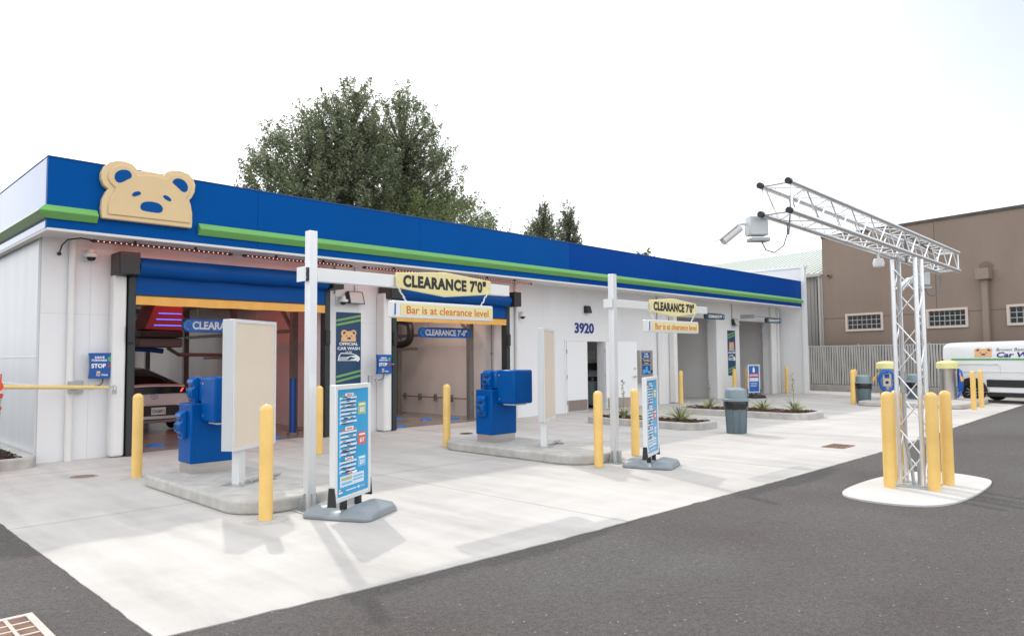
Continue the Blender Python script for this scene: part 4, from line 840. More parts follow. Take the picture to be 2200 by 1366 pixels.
# ------------------------------------------------------------------ menu boards on weighted bases
def base_shape(par, L_, D_, H_, m):
    b = MB()
    def sec(y, hw, z): return [(-hw, y, 0.0), (-hw-.01, y, z*.35), (-hw+.06, y, z*.9), (-hw*.5, y, z), (hw*.5, y, z), (hw-.06, y, z*.9), (hw+.01, y, z*.35), (hw, y, 0)]
    P('base', b.loft([sec(-D_/2, L_/2-.07, H_*.55), sec(-D_/2+.05, L_/2-.01, H_*.8), sec(-.13, L_/2, H_), sec(-.07, L_/2, H_*.62), sec(.07, L_/2, H_*.62), sec(.13, L_/2, H_), sec(D_/2-.05, L_/2-.01, H_*.8), sec(D_/2, L_/2-.07, H_*.55)]), m, par, bevel=.012, smooth=50)
def menu_board(loc, rz, label):
    t = E('menu_board', label, 'sign board', loc, rz, 'blue price menu boards on grey bases')
    base_shape(t, .70, .80, .13, m_greyplas)
    x0, x1, z0, z1 = -.37, .37, .17, 1.37
    P('frame', MB().box(x0, x0+.05, -.035, .035, z0, z1).box(x1-.05, x1, -.035, .035, z0, z1).box(x0+.05, x1-.05, -.035, .035, z1-.05, z1).box(x0+.05, x1-.05, -.035, .035, z0, z0+.05), m_aluw, t, bevel=.006)
    P('poster', MB().box(x0+.051, x1-.051, -.022, -.005, z0+.051, z1-.051), m_cyan, t, smooth=0)
    P('back_panel', MB().box(x0+.051, x1-.051, -.004, .022, z0+.051, z1-.051), m_aluw, t, smooth=0)
    W_ = x1-x0-.1; H_ = z1-z0-.1; ox = x0+.05; oz = z0+.05
    def bx(mb, a0, a1, b0, b1, l=0): return mb.plate(rrect(ox+a0*W_, ox+a1*W_, oz+b0*H_, oz+b1*H_, .006, 2), (0, -.022-l, 0), X_, Z_, .003)
    rows = MB(); under = MB(); tabs = MB()
    def block(zt, zb, n):
        st = (zt-zb)/n
        for i in range(n):
            b1 = zt-i*st; bx(rows, .10+.012*(i % 2), .62-.02*((i*7) % 3), b1-st*.56, b1-.004); bx(under, .15, .60-.03*((i*5) % 4), b1-st*.74, b1-st*.60)
            bx(rows, .08, .10, b1-st*.9, b1-st*.05)
    block(.93, .665, 7); block(.605, .36, 6); block(.325, .205, 3)
    bx(rows, .10, .86, .085, .185)
    P('price_rows', rows, m_rowp, t, smooth=0); P('row_underbar', under, m_rowb, t, smooth=0)  # mid blue printed bars below each row
    dt = MB(); rr = random.Random(3)
    for i in range(46):
        b = .215+.71*rr.random()
        if .33 < b < .36 or .61 < b < .66: continue
        a = .13+.3*rr.random(); bx(dt, a, a+.06+.10*rr.random(), b, b+.007, .0035)
    P('fine_print', dt, m_vgrey, t, smooth=0)
    tg = MB(); bx(tg, .24, .50, .935, .962, .0035); bx(tg, .24, .50, .61, .645, .0035); bx(tg, .24, .50, .328, .355, .0035); bx(tg, .35, .62, .19, .212, .0035)
    P('tab', tg, m_whiteink, t, smooth=0)
    tt = MB()
    for b in (.948, .627, .341, .201): bx(tt, .28, .46, b-.006, b+.006, .007)
    P('tab_print', tt, m_coral, t, smooth=0)
    o = MB(); bx(o, .14, .60, .936, .945); bx(o, .66, .92, .745, .865); P('green_tag', o, m_olive, t, smooth=0)
    o = MB(); bx(o, .14, .60, .607, .622); bx(o, .66, .92, .45, .57); P('red_tag', o, m_coral, t, smooth=0)
    o = MB(); bx(o, .66, .92, .235, .34); bx(o, .14, .46, .105, .125, .0035); bx(o, .50, .82, .12, .135, .0035); bx(o, .5, .82, .15, .165, .0035); P('blue_tag', o, m_skyp, t, smooth=0)
    o = MB(); bx(o, .14, .46, .145, .17, .0035); P('green_tag', o, m_olive, t, smooth=0)
    l = MB()
    for s_, b in (('$23', .787), ('$17', .49), ('$11', .275)): l.text(s_, (ox+.79*W_, -.025, oz+b*H_), X_, Z_, .095, .052, .004, .03)
    for b in (.842, .547, .322): bx(l, .69, .89, b-.008, b+.008, .0035)
    bx(l, .06, .17, .03, .045); bx(l, .28, .62, .04, .05); bx(l, .66, .72, .035, .055); bx(l, .75, .88, .04, .048)
    P('lettering', l, m_whiteink, t, smooth=0)
    e = MB(); bx(e, .06, .12, .05, .07); P('emblem', e, m_peach, t, smooth=0)
    for x in (x0-.004, x1+.004):
        P('corner_clip', MB().loft([[(x-.014, -.045, z0-.03), (x+.014, -.045, z0-.03), (x+.014, .045, z0-.03), (x-.014, .045, z0-.03)], [(x-.012, -.03, z0+.16), (x+.012, -.03, z0+.16), (x+.012, .03, z0+.16), (x-.012, .03, z0+.16)]]), m_black, t)
    for x in (-.15, .15): P('spring_leg', MB().box(x-.03, x+.03, -.03, .03, .06, z0-.001), m_black, t, bevel=.006)
    return t
mb1 = menu_board((4.27, 6.63, 0), 27, 'blue price menu board on a grey base, nearest the camera')
dup(mb1, (9.14, 6.10, 0), 19, 'blue price menu board on a grey base beside the farther post', None, (.93, .93, .97))

nb = E('notice_board', 'small blue and red notice board on a black base in the end bay', 'sign board', (26.35, 12.85, 0), -30)
base_shape(nb, .62, .80, .15, m_black)
P('frame', MB().box(-.26, -.22, -.03, .03, .2, 1.27).box(.22, .26, -.03, .03, .2, 1.27).box(-.22, .22, -.03, .03, 1.23, 1.27).box(-.22, .22, -.03, .03, .2, .24), m_aluw, nb)
P('poster', MB().box(-.219, .219, -.02, .02, .241, 1.229), mat('blue_notice_poster', (.01, .12, .45), .4), nb, smooth=0)
P('red_band', MB().box(-.219, .219, -.024, -.0205, .80, .93), m_redink, nb, smooth=0)
P('lettering', MB().text('NOTICE:', (0, -.024, .865), X_, Z_, .36, .08, .003, .03).box(-.19, .19, -.024, -.0205, .71, .76).box(-.19, .19, -.024, -.0205, .64, .69).box(-.15, .12, -.024, -.0205, .56, .575).box(-.15, .15, -.024, -.0205, .50, .515).box(-.15, .10, -.024, -.0205, .44, .455), m_whiteink, nb, smooth=0)
P('emblem', MB().plate([(-.04, .98), (.04, .98), (.05, 1.08), (.03, 1.15), (0, 1.19), (-.03, 1.15), (-.05, 1.08)], (0, -.02, 0), X_, Z_, .004), m_whiteink, nb, smooth=0)
for xa in (-.13, .09): P('spring_leg', MB().box(xa, xa+.04, -.02, .02, .1, .199), m_black, nb)
for xa in (-.285, .262): P('corner_clip', MB().box(xa, xa+.023, -.04, .04, .17, .34), m_black, nb)

# ------------------------------------------------------------------ trash cans
def trash_can(loc, label, rz=0, s=1):
    t = E('trash_can', label, 'trash can', (*loc, 0), rz, 'grey bins'); t.scale = (s, s, s)
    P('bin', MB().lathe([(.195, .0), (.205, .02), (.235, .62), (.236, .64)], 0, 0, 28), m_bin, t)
    rb = MB()
    for a in range(0, 360, 45): rb.obox((.222*math.cos(R(a)), .222*math.sin(R(a)), .30), (.008*math.cos(R(a)), .008*math.sin(R(a)), 0), (-.012*math.sin(R(a)), .012*math.cos(R(a)), 0), (.012*math.cos(R(a)), .012*math.sin(R(a)), .28))
    P('rib', rb, m_bin, t)
    sec = []; n = 40; rr = random.Random(5)
    low = [.50-.10*max(0, math.sin(2*math.pi*i/n+2.2))+.02*rr.random() for i in range(n)]
    wob = [.006*rr.random() for i in range(n)]
    for z, q in ((0, .008), (.33, .018), (.66, .022), (1, .012)):
        sec.append([((.234+q+wob[(i*3) % n])*math.cos(2*math.pi*i/n), (.234+q+wob[(i*3) % n])*math.sin(2*math.pi*i/n), low[i]+(.685-low[i])*z) for i in range(n)])
    P('bin_bag', MB().loft(sec, False), m_bag, t, smooth=80)
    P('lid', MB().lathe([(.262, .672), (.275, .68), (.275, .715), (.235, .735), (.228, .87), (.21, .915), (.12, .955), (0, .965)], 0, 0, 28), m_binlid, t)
    P('flap', MB().obox((-.0, -.205, .84), (.125, 0, 0), (0, .012, .07), (0, .03, -.005)), m_bin, t, bevel=.006)
    return t
tc1 = trash_can((14.19, 7.33), 'grey bin with black liner standing on the open concrete', 50)
trash_can((25.2, 8.45), 'far grey bin beside a yellow bollard left of the hose vacuum', 20)
trash_can((26.46, 7.25), 'far grey bin between the two vacuums, seen through the truss', 20, 1.02)

# ------------------------------------------------------------------ planters
def blades(mb, cx, cy, cz, n, ln, rr, wd=.016, lo=20, hi=85):
    for i in range(n):
        a = rr.random()*6.283; e = R(lo+(hi-lo)*rr.random()); l = ln*(.55+.6*rr.random()); d = Vector((math.cos(a), math.sin(a), 0)); sd = Vector((-math.sin(a), math.cos(a), 0))
        pts = []; p = Vector((cx, cy, cz))+d*.02; ee = e
        for k in range(5): pts.append(p.copy()); p = p+(d*math.cos(ee)+Vector((0, 0, math.sin(ee))))*(l/4); ee -= R(6+14*rr.random())
        vs = []
        for k, q in enumerate(pts): w_ = wd*(1, .95, .8, .5, .05)[k]; vs += [q-sd*w_, q+sd*w_, q+Vector((0, 0, .012))*(k < 4)]
        fs = []
        for k in range(4): b = k*3; fs += [(b, b+3, b+5, b+2), (b+1, b+2, b+5, b+4), (b, b+1, b+4, b+3)]
        mb.add(vs, fs)
def yucca(loc, label, n, ln, stalk, seed):
    rr = random.Random(seed); t = E('yucca_plant', label, 'plant', (*loc, .13), 0, 'spiky plants in the planters')
    b = MB(); blades(b, 0, 0, 0, n, ln, rr); P('leaves', b, m_yucca, t, smooth=0, fixn=False)
    if stalk:
        s = MB(); top = Vector((.05*rr.random(), .05*rr.random(), stalk)); s.tube([(0, 0, .05), top*.5+Vector((.01, 0, 0)), top], [.009, .007, .003], 5)
        for i in range(26):
            z = stalk*(.5+.5*rr.random()); p = top*(z/stalk); a = rr.random()*6.28; q = p+Vector((.05*math.cos(a), .05*math.sin(a), .02)); s.cyl(p, q, .005, 4, .010)
        P('flower_stalk', s, m_stalk, t)
def planter(x0, x1, y0, y1, label, r, md, seed):
    t = E('planter', label, 'planter', ((x0+x1)/2, (y0+y1)/2, 0)); a, b = (x1-x0)/2, (y1-y0)/2
    P('kerb', MB().ring(rrect(-a, a, -b, b, r, 6), rrect(-a+.16, a-.16, -b+.16, b-.16, max(.05, r-.16), 6), 0, .16), m_kerb, t, bevel=.022)
    rr = random.Random(seed); mu = MB(); nx = 14; ny = max(8, int((y1-y0)/.12)); V = []; F = []
    for j in range(ny+1):
        for i in range(nx+1):
            u = i/nx*2-1; v = j/ny*2-1; hgt = .07+.07*(1-u*u)*(1-v**6)+.022*rr.random(); k = 1-.10*(abs(u) > .9)*(abs(v) > .9)
            V.append((u*(a-.155)*k, v*(b-.155)*k, hgt))
    for j in range(ny):
        for i in range(nx): q = j*(nx+1)+i; F.append((q, q+1, q+nx+2, q+nx+1))
    mu.add(V, F)
    for i in range(int(500*(y1-y0)/3)):
        x = (rr.random()*2-1)*(a-.2); y = (rr.random()*2-1)*(b-.2); an = rr.random()*6.28; l = .02+.04*rr.random()
        mu.obox((x, y, .10+.05*rr.random()+.04*(1-(x/a)**2)), (l*math.cos(an), l*math.sin(an), l*.4*(rr.random()-.5)), (-.010*math.sin(an), .010*math.cos(an), 0), (0, 0, .006))
    P('mulch', mu, md, t, smooth=0, fixn=False)
planter(13.97, 15.15, 8.15, 11.35, 'kerbed bark planter in front of the open equipment room', .38, m_mulch, 1)
planter(17.9, 19.5, 7.4, 11.3, 'kerbed bark planter before the grey bays with three spiky plants', .5, m_mulch, 2)
planter(1.5, 2.84, 13.1, 27.5, 'narrow dark bark planter along the glossy side wall', .3, m_mulchd, 3)
yucca((14.5, 10.45), 'spiky plant with a tall stalk behind the farther sign post', 46, .38, .95, 11)
yucca((14.55, 8.9), 'wide spiky plant beside the farther menu board', 50, .55, 0, 12)
yucca((14.4, 9.7), 'low sparse spiky plant in the middle of the nearer bark planter', 16, .45, 0, 16)
yucca((18.55, 10.4), 'spiky plant with a stalk left of the front grey bin', 44, .42, .80, 13)
yucca((18.7, 8.85), 'bushy spiky plant just right of the front grey bin', 60, .42, 0, 14)
yucca((18.8, 8.05), 'spiky plant with a tall seeded stalk at the planter end', 46, .45, 1.0, 15)

# ------------------------------------------------------------------ drains
def grate(loc, sx, sy, nx, ny, label, m, mp, bar, cat='drain grate'):
    t = E('drain_grate', label, cat, loc)
    P('frame', MB().ring([(0, 0), (sx, 0), (sx, sy), (0, sy)], [(bar*2, bar*2), (sx-bar*2, bar*2), (sx-bar*2, sy-bar*2), (bar*2, sy-bar*2)], -.05, .012), m, t)
    b = MB(); ax = sx-4*bar; ay = sy-4*bar
    for i in range(1, nx): x = 2*bar+ax*i/nx; b.box(x-bar/2, x+bar/2, 2*bar, sy-2*bar, -.04, .010)
    for j in range(1, ny): y = 2*bar+ay*j/ny; b.box(2*bar, sx-2*bar, y-bar/2, y+bar/2, -.04, .0085)
    P('bars', b, m, t, smooth=0)
    P('pit', MB().box(2*bar, sx-2*bar, 2*bar, sy-2*bar, .0015, .003), mp, t, smooth=0)
grate((.55, 4.9, -.006), .64, .70, 5, 5, 'pale cast iron storm drain grate in the asphalt corner', m_grate, m_pitrust, .022)
grate((13.0, 4.72, .001), .55, .38, 9, 3, 'rusty rectangular drain grate set in the pale concrete', m_rust, m_pit, .02)
t = E('drain_cover', 'small round rusty drain cover near the left wall', 'drain cover', (3.03, 11.56, 0)); P('cover', MB().lathe([(0, .006), (.14, .006), (.15, .001)], 0, 0, 24), m_rust, t); P('rim', MB().lathe([(.155, .001), (.155, .008), (.185, .006), (.19, .001)], 0, 0, 24), m_galv, t)
t = E('drain_cover', 'small dark drain cover in front of the second bay', 'drain cover', (10.43, 11.69, 0)); P('cover', MB().lathe([(0, .006), (.14, .006), (.15, .001)], 0, 0, 24), m_pit, t)

# ------------------------------------------------------------------ truss gantry
ga = E('truss_gantry', 'bright aluminium truss column with a long box truss arm', 'gantry', (9.9, 2.75, 0))
def truss_lace(mb, a0, a1, b0, b1, n, r, cross=False):
    a0, a1, b0, b1 = map(Vector, (a0, a1, b0, b1))
    for i in range(n):
        f0 = i/n; f1 = (i+.5)/n; f2 = (i+1)/n
        if cross:
            mb.cyl(a0.lerp(a1, f0), b0.lerp(b1, f2), r, 6); mb.cyl(b0.lerp(b1, f0), a0.lerp(a1, f2), r, 6)
        else:
            mb.cyl(a0.lerp(a1, f0), b0.lerp(b1, f1), r, 6); mb.cyl(b0.lerp(b1, f1), a0.lerp(a1, f2), r, 6)
H_ = .13; zt = 2.83
cor = [(-H_, -H_), (H_, -H_), (H_, H_), (-H_, H_)]
for x, y in cor: P('column_tube', MB().cyl((x, y, .03), (x, y, zt), .027, 12), m_galvw, ga)
lc = MB()
for i in range(4):
    a = cor[i]; b = cor[(i+1) % 4]; truss_lace(lc, (*a, .06), (*a, zt-.1), (*b, .06), (*b, zt-.1), 4, .008)
P('column_lacing', lc, m_galvw, ga)
P('column_base', MB().box(-.24, .24, -.24, .24, .013, .026), m_galv, ga)
xa, xb = -3.77, 2.02; za, zb = 2.905, 2.83; hz = .262
for yy in (-H_, H_):
    for dz in (0, hz):
        P('beam_tube', MB().cyl((xa, yy, za+dz), (xb, yy, zb+dz), .027, 12), m_galvw, ga)
        P('end_cap', MB().cyl((xa-.012, yy, za+dz), (xa+.03, yy, za+dz), .0285, 14), m_cap, ga)
lc = MB(); A = lambda x, y, dz: (x, y, za+(zb-za)*(x-xa)/(xb-xa)+dz)
truss_lace(lc, A(xa+.1, -H_, 0), A(xb-.05, -H_, 0), A(xa+.1, -H_, hz), A(xb-.05, -H_, hz), 10, .008)
truss_lace(lc, A(xa+.1, H_, hz), A(xb-.05, H_, hz), A(xa+.1, H_, 0), A(xb-.05, H_, 0), 10, .008)
truss_lace(lc, A(xa+.1, -H_, 0), A(xb-.05, -H_, 0), A(xa+.1, H_, 0), A(xb-.05, H_, 0), 10, .008)
truss_lace(lc, A(xa+.1, H_, hz), A(xb-.05, H_, hz), A(xa+.1, -H_, hz), A(xb-.05, -H_, hz), 10, .008)
for x in (xa+.06, xb-.05): lc.cyl(A(x, -H_, 0), A(x, H_, 0), .01, 6).cyl(A(x, -H_, hz), A(x, H_, hz), .01, 6).cyl(A(x, -H_, 0), A(x, -H_, hz), .01, 6).cyl(A(x, H_, 0), A(x, H_, hz), .01, 6)
P('beam_lacing', lc, m_galvw, ga)
P('conduit', MB().tube([(-.04, .0, .02), (-.05, .02, .25), (-.06, .075, .55), (-.06, .08, 2.9)], .02, 8).tube([(.03, -.04, .02), (.03, -.04, .25), (.02, -.075, .40), (.02, -.10, .55)], .018, 8).box(-.09, -.03, .055, .105, 1.15, 1.42), m_cable if False else m_galv, ga)
P('cable', MB().tube([(-3.3, .05, 3.15), (-3.35, .04, 2.95), (-3.42, .03, 2.75)], .008, 6).tube([(0, 0, 2.8), (.06, .02, 3.0), (.02, 0, 3.15), (.5, .0, 3.1), (1.2, .0, 3.05)], .016, 6), m_cable, ga)
def truss_camera(loc, rz, label, s=1):
    t = E('security_camera', label, 'camera', loc, rz, 'white bullet cameras on the truss'); t.scale = (s, s, s)
    P('box', MB().box(-.09, .09, -.05, .06, -.09, .09), m_box, t, bevel=.012)
    P('clamp', MB().box(-.06, .06, .051, .14, -.06, .06).box(-.08, .10, -.06, .06, -.145, -.111), m_galv, t, bevel=.006)
    P('arm', MB().tube([(-.10, 0, .02), (-.15, 0, .02), (-.175, 0, .005), (-.19, 0, -.02)], .014, 8), m_campl, t)
    a = Vector((-.165, 0, -.015)); d = Vector((-.78, -.12, -.60)).normalized()
    P('camera_body', MB().cyl(a, a+d*.22, .038, 16).cyl(a+d*.22, a+d*.225, .03, 16), m_campl, t)
    sv = d.cross(Vector((0, 0, 1))).normalized(); uv = sv.cross(d)
    P('sun_shield', MB().obox(a+d*.135+uv*.042, d*.13, sv*.042, uv*.004), m_campl, t)
    P('cable', MB().tube([(.04, 0, -.14), (.08, 0, -.22), (.17, .02, -.24), (.27, .04, -.17), (.32, .06, -.05), (.33, .08, .05)], .006, 6), m_cable, t)
truss_camera((6.22, 2.96, 2.82), -40, 'white bullet camera with grey box hung from the left truss end', 1.0)
truss_camera((11.2, 2.92, 2.69), -40, 'white bullet camera with grey box hung behind the truss column', 1.0)
t = E('truss_lamp', 'white round lamp under the truss arm left of the column', 'lamp', (9.2, 2.86, 2.74))
P('housing', MB().lathe([(0, .05), (.05, .045), (.065, 0), (.06, -.05), (.0, -.065)], 0, 0, 16), m_campl, t)
P('stem', MB().cyl((0, 0, .05), (0, 0, .12), .015, 8), m_campl, t)

# ------------------------------------------------------------------ barrier arm and channelizer at the left
t = E('barrier_arm', 'yellow pipe barrier arm in front of the left wall corner', 'barrier', (2.4, 13.3, 1.22))
P('pipe', MB().cyl((-.06, 0, .035), (1.22, 0, -.015), .033, 14).cyl((1.22, 0, -.015), (1.43, 0, -.025), .026, 12), m_yellowpaint, t)
P('wall_bracket', MB().box(.89, .99, .10, .345, -.10, .09).cyl((.94, .10, -.02), (.94, 0, -.02), .012, 8), m_galv, t)
P('padlock', MB().box(1.50, 1.56, -.02, .02, -.14, -.07).tube([(1.51, 0, -.07), (1.505, 0, -.015), (1.53, 0, .01), (1.555, 0, -.015), (1.55, 0, -.07)], .007, 6).cyl((1.43, 0, -.02), (1.52, 0, -.0), .007, 6), m_galv, t)
t = E('traffic_drum', 'orange and grey striped channelizer at the left picture edge', 'channelizer', (2.10, 12.9, 0))
P('body', MB().lathe([(.165, 0), (.165, .05), (.12, .06), (.135, .55), (.165, .80), (.17, .81)], 0, 0, 24), m_orange, t)
P('band', MB().lathe([(.168, .815), (.178, .93)], 0, 0, 24).lathe([(.172, .98), (.184, 1.10)], 0, 0, 24), m_refl, t)
P('body', MB().lathe([(.178, .932), (.188, .955), (.180, .978)], 0, 0, 24).lathe([(.184, 1.102), (.198, 1.13), (.198, 1.17), (.07, 1.185), (.05, 1.22)], 0, 0, 24).cyl((.1, -.09, 1.28), (.1, .01, 1.28), .085, 18), m_orange, t)
P('handle', MB().tube([(.02, -.05, 1.33), (.03, -.05, 1.46), (.16, -.05, 1.45), (.15, -.05, 1.33)], .014, 8), m_orange, t)

# ------------------------------------------------------------------ vacuums
island(rrect(24.1, 27.9, 5.40, 8.35, .35, 5), 'low concrete island under the two vacuums', .14)
def vacuum(loc, label, rz):
    t = E('vacuum_station', label, 'vacuum', loc, rz, 'car vacuums with yellow caps')
    P('pedestal', MB().lathe([(.235, 0), (.235, 1.0), (.24, 1.02)], 0, 0, 28), m_steel, t)
    P('cap', MB().lathe([(.30, 1.0), (.325, 1.01), (.325, 1.19), (.30, 1.215), (.18, 1.255), (0, 1.27)], 0, 0, 30), m_vcap, t)
    P('control_panel', MB().box(-.13, .13, -.255, -.20, .42, .95), m_steel, t, bevel=.01)
    P('sticker', MB().box(-.07, .07, -.262, -.256, .70, .84).box(-.05, .05, -.262, -.256, .86, .90), m_signblue, t)
    P('coin_slot', MB().cyl((0, -.256, .56), (0, -.27, .56), .05, 14), m_ink, t)
    hs = MB()
    for k, (rx, rz_) in enumerate(((.235, .36), (.215, .34), (.225, .33))):
        pts = []
        for a in range(0, 360, 15):
            c, s_ = math.cos(R(a)), math.sin(R(a)); pts.append((rx*c*(1-.12*(s_ < 0)*abs(s_))+.012*k, -.31-.035*k, .62+rz_*s_-.01*k))
        hs.tube(pts, .032, 8, True)
    hs.tube([(-.08, -.33, .28), (-.12, -.31, .20), (-.12, -.27, .10), (-.11, -.235, .05)], .03, 8)
    P('hose', hs, m_hose, t)
    P('hose_hook', MB().box(-.05, .05, -.36, -.22, .93, .97), m_galv, t)
    P('wand', MB().cyl((-.26, -.30, .86), (-.36, -.32, .70), .018, 8).cyl((-.34, -.32, .74), (-.41, -.34, .60), .03, 8, .05), m_wand, t)
    q = R(-38)
    P('sticker', MB().add([(r_*math.sin(a), -r_*math.cos(a), z) for z in (.50, .86) for r_ in (.237, .241) for a in (R(42), R(55), R(68))], [(3, 4, 10, 9), (4, 5, 11, 10), (0, 6, 7, 1), (1, 7, 8, 2), (0, 3, 9, 6), (2, 8, 11, 5), (0, 1, 4, 3), (1, 2, 5, 4), (6, 9, 10, 7), (7, 10, 11, 8)]), m_signblue, t, smooth=0)
    P('emblem', MB().add([(.2445*math.sin(a), -.2445*math.cos(a), z) for z in (.70, .79) for a in (R(47), R(55), R(63))], [(0, 1, 4, 3), (1, 2, 5, 4)]), m_peach, t, smooth=0)
    P('print', MB().add([(.2445*math.sin(a), -.2445*math.cos(a), z) for z in (.61, .66) for a in (R(46), R(55), R(64))], [(0, 1, 4, 3), (1, 2, 5, 4)]), m_whiteink, t, smooth=0)
    return t
v1 = vacuum((25.99, 7.94, .14), 'vacuum station with a blue hose loop facing the camera', -76)
dup(v1, (27.1, 6.42, .14), 22, 'vacuum station by the van with its hose on the far side')

# ------------------------------------------------------------------ van
van = E('parked_van', 'white panel van with green stripe and bear emblem parked by the fence', 'van', (28.2, 6.86, 0), 258.6-0)
# local: x forward from the rear, y lateral away from the camera is +; visible side is y = 0 facing -y
def vsec(x, pts): return [(x, y, z) for y, z in pts]
def vs_(x, dy, zr, zb): return vsec(x, [(.03+dy, zb), (.0+dy, .55), (.02+dy, 1.15), (.06+dy, zr-.18), (.10+dy, zr-.06), (.20+dy, zr), (1.0, zr+.03), (1.80-dy, zr), (1.90-dy, zr-.06), (1.94-dy, zr-.18), (1.98-dy, 1.15), (2.0-dy, .55), (1.97-dy, zb)])
van_s = [vs_(0.0, .07, 1.90, .42), vs_(.06, .03, 1.96, .36), vs_(.22, .0, 2.00, .34), vs_(3.6, .0, 2.03, .34), vs_(4.3, .03, 1.98, .34), vs_(4.75, .08, 1.45, .34), vs_(5.5, .14, 1.10, .36)]
P('body', MB().loft(van_s), m_vanw, van, bevel=.02, smooth=45)
for bx_ in ((1.40, 4.1, -.025, .0, .53, .77), (.02, .49, -.02, .01, .53, .77), (1.40, 4.1, -.006, .06, .22, .34)): P('lower_cladding', MB().box(*bx_), m_trim, van, bevel=.01)
P('sill', MB().box(1.47, 4.1, -.014, .02, .36, .50), m_vanw, van, bevel=.01)
arch = [(.95+.47*math.cos(R(a)), .36+.47*math.sin(R(a))) for a in range(0, 181, 12)]
P('wheel_arch', MB().plate(arch+[(.95-.40, .36), (.95-.40, .34)][:0]+[(.95+.39*math.cos(R(a)), .36+.39*math.sin(R(a))) for a in range(180, -1, -12)], (0, .005, 0), X_, Z_, .035), m_trim, van)
P('wheel_well', MB().plate([(.95+.40*math.cos(R(a)), .36+.40*math.sin(R(a))) for a in range(0, 181, 12)], (0, .002, 0), X_, Z_, .012), m_ink, van, smooth=0)
P('stripe', MB().box(.32, 4.2, .022, .09, 1.41, 1.462), m_greenst, van, smooth=0)
P('door_rail', MB().box(.35, 1.75, .0, .04, 1.265, 1.295).box(1.70, 1.75, -.008, .04, 1.255, 1.305), m_aluw, van)
P('panel_seam', MB().box(1.80, 1.803, .012, .09, .90, 1.24), m_vgrey, van, smooth=0)
P('panel_seam', MB().box(.24, .243, .012, .12, .86, 1.24), m_vgrey, van, smooth=0)
P('side_crease', MB().box(.3, 4.0, -.006, .02, 1.02, 1.035), m_vanw, van)
wheel(van, .95, .10, .345, .345, .22, 'y'); wheel(van, .95, 1.85, .345, .345, .22, 'y'); wheel(van, 4.55, .10, .345, .345, .22, 'y')
P('bumper', MB().box(-.09, .0, .1, 1.9, .40, .62), m_trim, van, bevel=.02)
P('tail_light', MB().box(-.012, .03, .05, .14, .95, 1.45), mat('red_lens', (.35, .02, .02), .25), van)
# emblem and writing lie on the slightly leaning upper side
sl_ = Vector((0, .13, 1)).normalized()
def put(mb): mb.v = [(x, .020+.060*(z-1.15)+y, z) for x, y, z in mb.v]; return mb
s = .52/1.43
def tr(l): return [(1.05+a*s, 1.515+b*s*.86) for a, b in l]
e = P('bear_emblem', put(MB().plate(tr(BO), (0, -.012, 0), X_, Z_, .004)), m_peach, van, smooth=0)
P('markings', put(MB().plate(tr(EL), (0, -.017, 0), X_, Z_, .003).plate(tr(ER), (0, -.017, 0), X_, Z_, .003).plate(tr(YL), (0, -.017, 0), X_, Z_, .003).plate(tr(YR), (0, -.017, 0), X_, Z_, .003).plate(tr(NO), (0, -.017, 0), X_, Z_, .003)), m_purple, e, smooth=0)
P('lettering', put(MB().text('Brown Bear', (2.12, -.012, 1.755), X_, Z_, .84, .10, .004, .0, .2)), m_vgrey, van, smooth=0)
P('lettering', put(MB().text('Car Wash', (2.37, -.012, 1.585), X_, Z_, 1.32, .17, .004, .025, .2)), m_navyink, van, smooth=0)

# ------------------------------------------------------------------ fence
fa = Vector((33.75, 14.6, 0)); dv = Vector((-.198, -.98, 0)).normalized(); nv = Vector((-dv.y, dv.x, 0))   # nv points away from the lot
if nv.x < 0: nv = -nv
fe = E('slatted_fence', 'grey chain link fence with vertical slats on a concrete kerb', 'fence', (fa.x, fa.y, 0), math.degrees(math.atan2(dv.y, dv.x)))
# local x runs along the fence, local y = to the lot or away
sl2 = MB(); n = 230; L_ = 27.0; rr = random.Random(9)
for i in range(n):
    x = .35+(L_-.35)*i/n; w_ = (L_/n)*.36; z0 = .30; z1 = 2.02; q = []
    for k in range(5): z = z0+(z1-z0)*k/4; off = .012*math.sin(i*.9+k*1.7)+.006*rr.random(); q.append([(x-w_+off, -.012, z), (x+w_+off, -.012, z), (x+w_+off, .012, z), (x-w_+off, .012, z)])
    sl2.loft(q)
P('slats', sl2, m_slat, fe, smooth=0, fixn=False)
P('mesh_backing', MB().box(.3, L_, .03, .04, .30, 2.0), m_gap, fe, smooth=0)
P('top_rail', MB().cyl((.1, .03, 2.02), (L_, .03, 2.02), .022, 8), m_galv, fe)
for x in (.12, .40, 3.4, 6.4, 9.4, 12.4, 15.4, 18.4): P('post', MB().cyl((x, .06, .28), (x, .06, 2.10), .03, 10), m_galv, fe)
P('kerb', MB().box(-.4, L_, -.12, .18, 0, .28), m_kerbd, fe, bevel=.02)
P('gate_stub', MB().box(-.34, .04, -.02, .03, .30, 2.0), m_black, fe)

# ------------------------------------------------------------------ brown building and metal shed
bb0 = Vector((34.23, 13.12, 0))
bbd = E('brown_building', 'tall brown stucco building with glass block windows behind the fence', 'building', (bb0.x, bb0.y, 0), math.degrees(math.atan2(dv.y, dv.x)))
